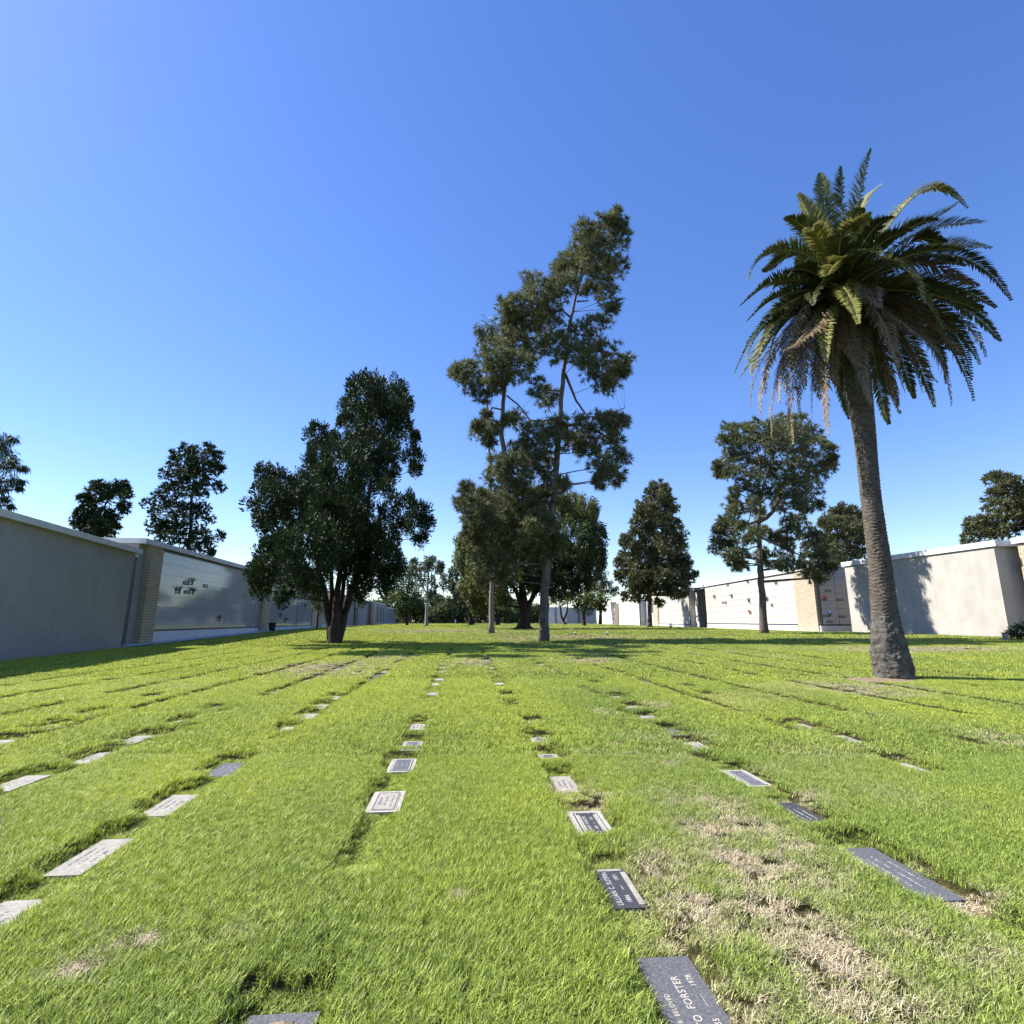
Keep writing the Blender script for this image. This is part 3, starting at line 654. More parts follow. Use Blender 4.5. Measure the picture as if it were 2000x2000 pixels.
def blob_leaves(Lv, C, Rb, rng, rs=.35, dens=1.0, per=34, ll=.17, lw=.07, mode='scale', squash=.85, tmin=0, tmax=1):
    """a crown lobe: small clumps through its shell, each full of leaves"""
    n = max(5, int(dens * 5.2 * (Rb / rs) ** 2))
    d = unit(rng.normal(size=(n, 3))); rr = Rb * rng.uniform(.25, 1.0, n) ** .5 * np.where(rng.random(n) < .16, rng.uniform(1.1, 1.4, n), 1)
    c = np.array(C)[None] + d * rr[:, None] * np.array([1, 1, squash])[None]
    for _ in range(1):
        m = n * per; cc = np.repeat(c, per, 0); od = np.repeat(d, per, 0)
        if mode == 'scale':      # upright sprays
            v = unit(rng.normal(size=(m, 3))); off = v * (rng.uniform(0, 1, m) ** .45)[:, None] * rs * np.array([.62, .62, 1.15])
            dr = unit(v * .8 + od * .35 + np.array([0, 0, .75]))
        elif mode == 'tuft':     # needles radiating from shoots
            ns = 5; sh = unit(rng.normal(size=(n * ns, 3)) + np.repeat(d, ns, 0) * .7 + np.array([0, 0, .45])); shp = np.repeat(c, ns, 0) + sh * rs * rng.uniform(.2, .95, (n * ns, 1))
            k = per // ns; m = n * ns * k; off = 0; cc = np.repeat(shp, k, 0); dr = unit(rng.normal(size=(m, 3)) * .62 + np.repeat(sh, k, 0)); off = dr * 0
        elif mode == 'droop':
            v = unit(rng.normal(size=(m, 3))); off = v * (rng.uniform(0, 1, m) ** .5)[:, None] * rs * np.array([.6, .6, 1.35])
            dr = unit(v * .6 + od * .2 + np.array([0, 0, -.8]))
        else:
            v = unit(rng.normal(size=(m, 3))); off = v * (rng.uniform(0, 1, m) ** .45)[:, None] * rs; dr = unit(rng.normal(size=(m, 3)) + v * .8)
        tc = np.repeat(rng.uniform(tmin, tmax, n), m // n); tint = np.clip(tc * .5 + rng.uniform(0, .5, m), 0, 1)
        Lv.add(cc + off, dr, ll * rng.uniform(.4, 1.5, m), lw * rng.uniform(.6, 1.4, m), tint, rng)
def tree(name, label, base_px, Y, blobs, tr, mat, bark, scale=1.0, ox=0, oy=0, mode='tuft', seed=1, trunkw=None, thick=.5, group=None, branches=True, dens=1.0, rs=None, ll=None, lw=None, per=34, base_z=None, extra=None, limb=1.0, cat='tree', blob_scale=1.0, ymat=None, ybias=0.0):
    """blobs: (x,y,r) in a zoomed crop of the photograph (scale, ox, oy turn it into photo pixels); trunk: list of polylines [(x,y,width)]"""
    rng = np.random.default_rng(seed); rr = random.Random(seed)
    if Y is None: b = ground(*base_px); Y = b.y
    else: b = depth(base_px[0], base_px[1], Y); b.z = zgf(b.x, b.y) if base_z is None else base_z
    P = lambda x, y: (ox + x * scale, oy + y * scale)
    root = thing(name, label, cat, b, 0, group)
    xs = [q[0] for q in blobs]; cx = (min(xs) + max(xs)) / 2; hw = max(1, (max(xs) - min(xs)) / 2)
    pix = mpp(Y, b.z + 5)
    W = hw * scale * pix * thick
    Lv = Leaves(); Ly = Leaves() if ymat else None; cents = []; blob_scale *= 1.08
    rs_ = rs or max(.28, 7 * pix); ll_ = ll or max(.13, 3.6 * pix); lw_ = lw or max(.05, 1.25 * pix)
    for (x, y, r) in blobs:
        q = math.sqrt(max(0, 1 - ((x - cx) / (hw * 1.05)) ** 2)); dy = (rng.uniform(-1, 1) * q + ybias) * W
        c = depth(*P(x, y), Y + dy); rad = r * scale * pix * blob_scale
        L_ = Ly if (Ly is not None and ymat[1](x, y)) else Lv
        blob_leaves(L_, c, rad, rng, min(rs_, rad * .7), dens, per, ll_, lw_, mode, 1.12 if mode == 'scale' else .85); cents.append((c, rad))
    Lv.build('crown', M[mat], root, b)
    if Ly is not None and Ly.V: Ly.build('crown_sunlit', M[ymat[0]], root, b)
    mb = MB(); segs = []
    for k, poly in enumerate(tr):
        pts = []; rad = []
        for i, (x, y, w_) in enumerate(poly):
            p = depth(*P(x, y), Y + (0 if i == 0 or k == 0 else rr.uniform(-.2, .2) * W)); p = p if not (i == 0 and k and y > 1690 and name == 'multi_trunk_conifer') else Vector((p.x, Y, p.z)); pts.append(p); rad.append(w_ * scale * pix / 2)
        if k == 0: pts[0].z = b.z - .3; pts[0].x = b.x
        # subdivide with a little wander
        pp = []; rd = []
        for i in range(len(pts) - 1):
            for j in range(4):
                f = j / 4; q = pts[i].lerp(pts[i+1], f); wv = .12 * rad[i]
                pp.append(q + Vector((rr.uniform(-wv, wv), rr.uniform(-wv, wv), 0)) * (1 if (i or j) else 0)); rd.append(rad[i] * (1 - f) + rad[i+1] * f)
        pp.append(pts[-1]); rd.append(rad[-1]); segs.append((pp, rd))
        if k == 0 and rad[0] > .1: rd[0] *= 1.3; rd[1] *= 1.1
        mb.tube([q - b for q in pp], rd, 12, wob=.07, seed=seed + k)
    if branches:
        allp = [(q, r_) for pp, rd in segs for q, r_ in zip(pp, rd)]
        for c, rad in cents:
            best = min(allp, key=lambda a: (a[0] - c).length + max(0, (a[0].z - c.z) * 2.0 + rad * .3) + (0 if a[1] > .02 else 1))
            if (best[0] - c).length < rad * .4: continue
            p0 = best[0]; r0 = min(best[1] * .45, .02 + .022 * (p0 - c).length) * limb
            mid = p0.lerp(c, .5) + Vector((rr.uniform(-.2, .2), rr.uniform(-.2, .2), rr.uniform(-.25, .1))) * rad
            e = c + Vector((rr.uniform(-.4, .4), rr.uniform(-.4, .4), rr.uniform(.0, .5))) * rad
            for _ in range(3):
                q_ = c + Vector((rr.uniform(-1, 1), rr.uniform(-1, 1), rr.uniform(-.7, 1))) * rad * 1.05
                mb.tube([c - b, c.lerp(q_, .5) + Vector((0, 0, .08 * rad)) - b, q_ - b], [r0 * .4, r0 * .22, r0 * .06], 4, cap=False, seed=seed)
            mb.tube([p0 - b, mid - b, c - b, e - b], [r0, r0 * .8, r0 * .5, r0 * .15], 6, wob=.1, seed=seed)
    mb.build('trunk', M[bark], root, smooth=True)
    return root
# big dark multi trunk conifer on the left
s_, X_, Y_ = .31056, 450, 700
tree('multi_trunk_conifer', 'big dark green conifer with several trunks fanning from one base on the left lawn', (652, 1257), None,
     [(860,230,100),(1040,260,85),(780,360,90),(930,400,130),(1070,380,75),(880,180,50),(1050,190,50),(800,180,40),(1110,280,35),(700,400,40),(720,290,40),(940,160,35),(1140,600,55),(1165,690,35),(1160,500,40),(1100,460,50),(900,560,130),(770,560,110),(1000,560,70),
      (545,480,60),(560,600,80),(660,540,65),(600,660,60),(510,560,35),(640,490,35),(700,700,120),(850,750,130),(980,700,90),(215,730,60),(320,750,55),(240,820,60),(430,820,85),(270,900,110),(420,950,140),(190,1010,55),(300,1080,110),(560,900,150),(650,1000,160),(760,950,140),
      (1100,930,60),(1180,980,70),(1235,1040,42),(1080,1060,60),(1190,1130,42),(980,980,60),(980,830,50),(1010,1120,60),(250,1290,110),(190,1380,75),(340,1290,130),(350,1180,90),(480,1250,150),(620,1180,140),(760,1180,140),(880,1180,100),(980,1250,80),(1000,1380,75),(900,1360,90),(820,1470,80),(780,1330,110),(470,1390,70),(360,1430,60),(350,1490,45),(200,1450,50),(540,1420,55),(1060,1290,50),(960,1440,45),(130,1340,35),(240,1200,60),(860,1090,80),(500,720,60)],
     [[(650,1795,80),(655,1700,66),(660,1620,48),(675,1450,38),(700,1250,28),(730,1000,20),(760,700,10)], [(632,1780,46),(612,1600,36),(590,1450,32),(560,1350,26),(520,1200,18),(450,1000,10)], [(676,1780,50),(722,1600,44),(760,1480,40),(800,1350,34),(850,1100,28),(870,880,24),(900,600,14),(920,350,6)], [(640,1750,40),(640,1550,30),(635,1350,24),(620,1100,16),(600,800,8)], [(665,1750,40),(695,1550,30),(720,1350,24),(720,1100,14)]],
     'juniper', 'bark_dark', s_, X_, Y_, thick=1.25, ybias=-.25, blob_scale=.91, limb=.55, mode='scale', seed=3, dens=1.45, per=58, rs=.38, ll=.20, lw=.08)
# tall centre pine
s_, X_, Y_ = .466, 850, 400
MAINP = [(290,440,32),(340,430,50),(300,490,40),(340,520,45),(340,590,60),(350,680,65),(290,560,45),(230,600,45),(270,650,50),(110,700,32),(90,700,18),(160,740,45),(200,790,38),(250,720,50),(280,750,38),(150,690,30),(195,950,32),(240,940,25),(230,990,18),(180,930,18),(210,890,20),(310,910,25),(350,910,40),
      (270,1090,42),(260,1150,48),(320,1090,40),(130,1190,25),(115,1250,24),(140,1270,35),(190,1250,50),(240,1230,42),(210,1330,70),(270,1300,70),(240,1420,68),(300,1400,70),(225,1490,48),(290,1520,50),(240,1570,32),(190,1390,45),(330,1220,50),
     (760,50,22),(745,75,25),(700,110,60),(780,80,20),(775,140,42),(640,150,60),(620,110,30),(600,230,70),(560,290,60),(520,270,30),(680,220,80),(760,260,42),(540,350,50),(690,310,50),(730,390,42),(740,440,25),(640,360,25),(505,340,20),
     (400,310,32),(440,370,50),(480,420,50),(380,370,30),(390,480,60),(470,510,50),(680,510,42),(600,550,50),(520,600,60),(430,590,50),(680,640,75),(760,670,55),(700,740,45),(740,770,30),(620,630,45),(790,700,20),
     (470,810,45),(430,770,35),(420,960,40),(500,950,50),(560,920,45),(620,980,50),(680,920,38),(720,890,20),(760,930,42),(740,980,48),(780,1050,28),(700,1100,50),(740,1140,42),(640,1040,40),(600,1000,40),(790,900,15),(690,1160,25),
     (340,1040,40),(400,1030,60),(340,1130,60),(430,1100,65),(480,1010,35),(530,1170,22),(380,1220,50),(440,1260,70),(370,1300,60),(440,1350,60),(470,1430,60),(440,1500,32),(420,1460,45),(500,1390,40),(480,1180,40)]
tree('tall_pine', 'very tall leaning pine with a pale furrowed trunk and open clumped crown in the centre', (1061, 1247), 40, MAINP,
     [[(453,1820,42),(458,1680,38),(462,1560,36),(485,1350,30),(500,1180,27),(515,1000,23),(525,850,21),(538,700,18),(560,520,15),(590,380,12),(615,300,9),(680,170,4)],
      [(515,930,18),(600,920,15),(700,960,9),(740,990,5)], [(545,710,14),(590,820,10),(640,890,7),(720,885,6),(795,850,4)], [(520,900,12),(450,905,9),(400,905,6)], [(565,470,10),(530,440,7),(500,400,5)], [(595,405,8),(645,402,5)], [(520,780,9),(440,775,6),(410,790,4)], [(490,1330,12),(490,1370,9),(520,1380,5)],
      [(462,1500,14),(395,1350,15),(330,1200,17),(296,1066,20),(277,960,21),(285,830,18),(292,750,16),(318,640,12),(330,540,8),(345,440,4)], [(298,1066,10),(250,1056,9),(226,1080,5)], [(300,800,8),(350,840,7),(400,905,5)], [(285,860,8),(240,850,7),(220,880,4)]],
     'pine', 'bark_pine', s_, X_, Y_, mode='tuft', seed=11, blob_scale=1.0, dens=1.4, per=95, rs=.5, ll=.40, lw=.048, thick=.45, limb=.5)
tree('slender_palm', 'slender palm with a thin straight grey trunk left of the tall leaning pine', (960, 1237), None,
     [(215,510,30),(240,520,24),(195,520,20),(205,555,20),(240,555,18)],
     [[(237,1795,23),(237,1600,18),(234,1300,15),(228,1070,13),(220,900,11),(214,700,9),(214,520,8)]], 'gum', 'bark_slim', s_, X_, Y_, mode='droop', seed=13, dens=.8, per=26, rs=.6, ll=.8, lw=.08, branches=False, cat='palm tree')
# broad round tree behind
tree('weeping_tree', 'broad round leafy tree, sunlit yellow green painted on its left side, behind the tall pine', (1023, 1228), None,
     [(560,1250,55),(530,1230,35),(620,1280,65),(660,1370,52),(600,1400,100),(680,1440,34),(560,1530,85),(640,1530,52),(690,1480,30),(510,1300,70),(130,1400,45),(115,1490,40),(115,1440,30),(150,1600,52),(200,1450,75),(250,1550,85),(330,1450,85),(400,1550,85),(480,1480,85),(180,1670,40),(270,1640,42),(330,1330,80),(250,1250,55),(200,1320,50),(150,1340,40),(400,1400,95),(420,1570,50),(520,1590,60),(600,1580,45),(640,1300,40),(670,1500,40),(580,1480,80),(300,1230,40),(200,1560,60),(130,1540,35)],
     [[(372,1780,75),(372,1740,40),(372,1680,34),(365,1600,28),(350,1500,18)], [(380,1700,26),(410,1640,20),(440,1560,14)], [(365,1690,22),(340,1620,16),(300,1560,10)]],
     'ficus_dark', 'bark_dark', s_, X_, Y_, mode='droop', seed=14, dens=1.1, per=44, rs=.55, ll=.3, lw=.14, thick=.7, ymat=('ficus', lambda x, y: x < 300 or (y < 1290 and x > 480)))  # left and upper lobes get brighter leaves, sunlight painted into the crown
s_, X_, Y_ = .2588, 1150, 800
tree('conical_pine', 'dense cone shaped pine in front of the white walls right of centre', (1268, 1217), 91,
     [(510,570,38),(480,640,65),(560,650,50),(440,750,75),(560,760,80),(640,740,25),(610,690,25),(400,870,80),(520,870,95),(640,880,52),(700,930,32),(340,990,80),(480,1010,100),(620,1010,90),(715,1040,25),(290,1130,68),(420,1140,100),(560,1140,100),(680,1150,75),(755,1190,32),(280,1250,65),(400,1280,90),(530,1270,100),(660,1260,90),(745,1280,45),(805,1250,16),(350,1360,48),(450,1350,60),(560,1350,60),(680,1360,55),(270,1410,18),(350,1430,22),(540,1460,22),(218,1250,15),(630,1400,30),(240,1160,30),(270,1010,25),(380,800,25),(570,600,25),(590,830,30)],
     [[(455,1612,38),(458,1500,30),(462,1400,28),(480,1100,20),(505,700,6)]], 'pine_olive', 'bark_pine', s_, X_, Y_, mode='tuft', seed=15, dens=.95, per=45, rs=.52, ll=.55, lw=.16, thick=.9, blob_scale=1.0)
tree('big_pine', 'big round crowned pine with a reddish trunk in front of the sunlit mausoleum', (1491, 1229.5), 48.5,
     [(1060,150,45),(1150,180,65),(1230,130,48),(1035,240,45),(1140,300,90),(1080,330,50),(1290,170,65),(1400,150,75),(1500,130,90),(1600,130,90),(1700,180,60),(1400,280,90),(1550,300,110),(1680,290,80),(1820,300,26),(1790,270,20),(1840,370,20),(1830,430,28),(1780,400,22),(1010,430,38),(970,430,28),(1000,480,25),(1110,430,65),(1200,540,55),(1090,480,40),(1280,450,70),(1340,450,80),(1250,600,48),(1300,640,48),(1110,620,30),(1080,700,42),(1130,760,35),(1230,720,38),(1480,470,90),(1600,480,90),(1720,500,75),(1560,600,85),(1670,620,75),(1430,620,48),(1725,720,35),(1640,740,30),(1440,730,45),(1580,720,35),(1500,660,60),(1080,790,35),(1280,780,32),(1000,860,32),(980,900,25),(1080,880,35),(990,950,38),(960,1030,35),(1040,1020,35),(1120,1000,45),(1060,1100,42),(1150,1090,38),(1150,1180,28),(1100,1150,38),(1170,880,28),(1260,930,60),(1230,970,40),(1310,920,42),(1395,960,30),(1500,860,48),(1600,840,48),(1540,920,50),(1640,930,60),(1710,960,45),(1440,1000,30),(1520,1020,38),(1620,1040,65),(1700,1060,60),(1310,1110,42),(1360,1150,42),(1440,1120,58),(1450,1180,28),(1530,1170,42),(1640,1170,60),(1720,1170,70),(1780,1170,40),(1680,1240,38),(1740,1270,28),(1820,1190,32),(1790,1090,40),(1490,190,80),(1350,200,60),(1060,210,45)],
     [[(1322,1665,62),(1315,1500,50),(1300,1300,46),(1292,1130,42),(1288,1000,34),(1280,880,30),(1290,700,24),(1340,500,16),(1400,300,8)],
      [(1280,850,36),(1340,815,34),(1390,770,28),(1430,680,20),(1500,450,10)], [(1290,830,26),(1200,870,20),(1130,880,14),(1050,950,6)], [(1290,960,18),(1400,1010,16),(1500,1060,13),(1600,1100,10),(1640,1150,5)], [(1290,1030,12),(1230,1040,10),(1190,1070,5)], [(1260,260,10),(1250,230,7),(1290,200,4)], [(1280,600,14),(1290,400,12),(1260,250,8)]],
     'pine', 'bark_pine', s_, X_, Y_, mode='tuft', seed=16, dens=1.35, per=85, rs=.55, ll=.36, lw=.055, thick=.5, blob_scale=1.04)
s_, X_, Y_ = .2588, 1600, 850
tree('background_pine', 'rounded pine rising behind the sunlit wall left of the palm trunk', (1655, 1200), 66,
     [(200,580,65),(110,590,40),(260,600,48),(70,650,40),(150,680,70),(250,690,60),(50,700,22),(300,650,50),(50,790,45),(130,810,70),(250,800,70),(320,770,42),(100,890,60),(220,900,50),(300,890,45),(20,660,14),(30,870,40),(150,950,50)],
     [[(195,1250,30),(200,1000,22),(205,700,10)]], 'pine_olive', 'bark_pine', s_, X_, Y_, mode='tuft', seed=17, dens=1.1, per=50, rs=.45, ll=.42, lw=.1, thick=.9, blob_scale=1.05)
tree('background_pine', 'layered pine behind the roof at the right edge of the photo', (1960, 1200), 58,
     [(1300,330,38),(1370,320,45),(1430,335,32),(1380,380,32),(1485,350,25),(1460,350,25),(1300,450,35),(1360,440,32),(1450,450,48),(1520,420,40),(1290,530,38),(1370,520,42),(1450,530,42),(1540,500,50),(1420,600,50),(1500,590,40),(1250,630,30),(1320,650,50),(1165,680,45),(1150,710,38),(1220,720,50),(1300,730,60),(1380,700,30),(1440,720,50),(1520,680,42),(1130,790,40),(1560,600,50),(1600,540,60),(1620,680,60),(1600,420,40)],
     [[(1385,1200,26),(1385,900,20),(1380,700,17),(1375,450,11),(1375,340,4)]], 'pine_olive', 'bark_pine', s_, X_, Y_, mode='tuft', seed=18, dens=1.1, per=50, rs=.4, ll=.40, lw=.11, thick=.8)
s_, X_, Y_ = .2588, 0, 800
tree('background_pine', 'small open pine behind the left stucco wall roof', (183, 1200), 62,
     [(760,580,40),(920,580,42),(850,600,45),(890,640,38),(700,650,48),(645,670,30),(780,660,45),(945,640,28),(940,720,25),(920,755,28),(680,740,48),(620,780,38),(595,845,38),(680,830,55),(780,800,55),(840,820,40),(630,890,40),(760,880,55),(840,890,38),(800,940,50),(720,560,20),(700,920,40)],
     [[(690,1150,26),(710,930,20),(740,820,16),(790,730,12),(830,650,7)]], 'juniper', 'bark_dark', s_, X_, Y_, mode='tuft', seed=19, dens=1.1, per=50, rs=.4, ll=.40, lw=.11, thick=.8)
tree('background_pine', 'taller twisted pine behind the left mausoleum roof', (365, 1210), 72,
     [(1410,300,42),(1320,330,30),(1490,330,68),(1570,310,48),(1640,350,32),(1300,400,32),(1400,410,70),(1520,440,80),(1620,430,48),(1250,490,40),(1350,520,68),(1480,530,68),(1590,530,48),(1650,590,32),(1220,590,40),(1330,620,68),(1440,640,48),(1530,620,38),(1120,710,32),(1210,700,48),(1310,740,60),(1440,760,58),(1530,740,48),(1570,820,32),(1160,790,42),(1170,880,42),(1280,860,68),(1400,840,50),(1200,960,42),(1300,970,60),(1430,940,40),(1520,930,50),(1580,990,40),(1650,960,32),(1440,1040,50),(1540,1050,42),(1600,1080,20),(1250,900,50),(1660,450,25)],
     [[(1410,1300,36),(1420,1050,26),(1440,900,24),(1440,750,22),(1460,550,14),(1480,380,6)]], 'juniper', 'bark_dark', s_, X_, Y_, mode='tuft', seed=20, dens=1.1, per=50, rs=.5, ll=.4, lw=.11, thick=.8)
tree('wispy_tree', 'dark wispy tree hanging over the wall at the left edge of the photo', (-60, 1200), 40,
     [(10,200,50),(45,240,38),(100,215,18),(-20,330,100),(70,330,48),(50,420,60),(120,395,32),(165,430,15),(200,440,10),(20,520,60),(100,530,32),(150,590,12),(170,540,12),(10,600,50),(50,670,20),(-10,700,40),(-120,300,120),(-200,450,140),(-100,550,130),(-250,650,130),(-100,150,60),(90,720,10)],
     [[(-230,1500,60),(-220,900,50),(-180,600,36),(-100,400,20)]], 'juniper', 'bark_dark', s_, X_, Y_, mode='droop', seed=21, dens=.7, per=26, rs=.4, ll=.42, lw=.05, thick=.6)
s_, X_, Y_ = .31056, 450, 700
tree('sapling', 'slim young tree with yellow green leaves beside the left mausoleum path', (618, 1233), 66,
     [(545,1480,30),(560,1520,38),(530,1560,30),(575,1580,26),(560,1450,18),(610,1500,22),(620,1530,20),(520,1520,20)],
     [[(540,1718,11),(548,1650,9),(555,1590,7),(560,1500,4)], [(552,1620,6),(575,1590,4),(585,1560,3)]], 'sapling', 'bark_dark', s_, X_, Y_, mode='leaf', seed=22, dens=.6, per=22, rs=.45, ll=.24, lw=.14)
s_, X_, Y_ = .2847, 650, 1080
FB = [('far_tree', 'leafy mid green tree left of the pale trunked tree, far along the lawn', (795, 1217), 125, [(440,300,45),(520,280,55),(470,360,48),(550,360,48),(430,250,38),(560,240,40),(500,200,55),(600,300,30),(410,330,28),(460,420,30),(590,370,25),(500,420,40),(450,180,40),(560,160,35),(470,90,45),(540,110,35),(420,130,40)], [[(510,484,20),(508,420,14),(500,330,8)]], 'far_green', 'bark_dark', 'leaf', 30),
      ('pale_trunk_tree', 'grey green tree with a pale trunk standing in the middle distance left of centre', (833, 1218), 105, [(670,40,26),(660,75,18),(570,90,35),(700,100,42),(640,150,45),(600,220,38),(690,220,32),(540,150,28),(735,110,18),(670,280,22),(560,60,15),(620,100,30),(740,80,14)], [[(643,490,26),(645,400,20),(648,280,17),(655,180,12),(662,60,5)], [(648,290,12),(600,200,8),(570,120,4)], [(648,300,12),(690,210,8),(705,130,4)]], 'gum', 'bark_pale', 'leaf', 31),
      ('far_tree', 'dark olive tree with forked trunk just left of the broad round tree', (921, 1214), 135, [(820,150,50),(780,220,50),(860,240,70),(930,160,60),(800,330,50),(880,330,50),(960,300,60),(930,250,70),(850,110,30),(990,200,60),(760,170,30),(980,380,40),(900,90,40)], [[(955,472,40),(945,400,26),(930,330,16)], [(945,400,20),(900,340,12),(870,290,7)], [(950,400,18),(985,330,10)]], 'far_tree', 'bark_dark', 'droop', 32),
      ('far_tree', 'low dark leafy tree right of the slender pine trunk', (972, 1214), 130, [(1060,370,55),(1150,390,60),(1030,320,48),(1180,340,55),(1215,420,30),(1110,320,60),(1020,410,35),(1240,380,30)], [[(1140,472,30),(1138,410,20)]], 'far_green', 'bark_dark', 'leaf', 33),
      ('far_tree', 'small dark tree with a V shaped trunk just right of the tall pine trunk', (1106, 1214), 150, [(1530,310,42),(1590,320,34),(1500,330,30),(1560,290,30),(1610,290,25)], [[(1580,470,16),(1570,440,14),(1560,370,12)], [(1585,460,14),(1608,400,12),(1610,340,6)]], 'far_green', 'bark_dark', 'leaf', 34),
      ('olive_tree', 'low spreading olive green tree in front of the far crypts right of centre', (1141, 1215), 120, [(1650,310,42),(1720,320,52),(1790,300,52),(1700,270,42),(1750,370,42),(1680,370,30),(1845,330,30),(1840,375,22),(1790,240,30),(1770,215,18),(1620,290,20),(1810,350,30)], [[(1720,470,24),(1722,420,20),(1730,380,12)]], 'ficus', 'bark_dark', 'leaf', 35)]
for nm, lab, bp_, Yt, bl, trk, mt, bk, md, sd in FB:
    tree(nm, lab, bp_, Yt, bl, trk, mt, bk, s_, X_, Y_, mode=md, seed=sd, dens=.8, per=26, rs=.9, ll=.6, lw=.26, thick=.9)
s_, X_, Y_ = .2588, 1150, 800
tree('distant_conifer', 'dark pyramid conifer peeking out behind the small olive tree', (1172, 1214), 160, [(80,1150,30),(90,1230,45),(60,1310,55),(130,1310,45),(50,1390,70),(150,1370,48),(200,1370,22),(100,1190,30)], [[(90,1610,24),(90,1300,10)]], 'far_tree', 'bark_dark', s_, X_, Y_, mode='scale', seed=36, dens=.9, per=26, rs=.9, ll=.6, lw=.26)
# trees closing the far end of the lawn, one by one
rg = random.Random(8); DEST = ['wide bushy', 'tall narrow', 'low round', 'ragged open', 'double crowned', 'flat topped', 'leaning', 'dense square', 'thin grey', 'pointed', 'heavy dark', 'sparse']
for i, (px, top, wd) in enumerate([(745, 1178, 26), (772, 1160, 34), (812, 1168, 30), (846, 1164, 28), (868, 1176, 26), (890, 1170, 26), (905, 1150, 34), (938, 1158, 36), (985, 1166, 34), (1012, 1176, 28), (1042, 1186, 24), (1058, 1192, 20)]):
    Yt = 235 + 12 * (i % 4); bl = []
    for k in range(15):
        f = rg.random(); bl.append((px + rg.uniform(-wd, wd) * (.95 - .45 * f), 1206 - f * (1206 - top - 5), rg.uniform(8, 13)))
    tree('horizon_tree', f'{DEST[i]} distant tree on the far horizon line, number {i + 1} counted from the left'.replace(f', number {i+1} counted from the left', [' at the left end', ' behind the leafy mid green tree', ' left of the pale trunked tree', ' right of the pale trunked tree', ' in the gap left of centre', ' just left of the dark olive tree', ' behind the dark olive tree', ' behind the slender pine trunk', ' behind the low dark leafy tree', ' behind the round tree trunk', ' right of the round tree trunk', ' beside the far white block'][i]),
         (px, 1214), Yt, bl, [[(px, 1216, 5), (px, 1204, 3)]], 'far_tree' if i % 2 else 'far_green', 'bark_dark', 1, 0, 0, mode='leaf', seed=60 + i, dens=.9, per=18, rs=1.4, ll=1.1, lw=.55, group='trees along the far horizon')

Lv = Leaves(); rgw = np.random.default_rng(77)
for k in range(70):
    px = 640 + 470 * k / 69; c = depth(px, 1203 + rgw.uniform(-5, 4), 300 + rgw.uniform(-12, 12)); blob_leaves(Lv, c, rgw.uniform(2.6, 4.6), rgw, 1.8, .7, 18, 1.5, .8, 'leaf')
wood = Lv.build('distant_wood', M['far_tree'], None, (0, 0, 0)); tag(wood, 'dark band of distant wood closing the horizon', 'wood', kind='stuff')
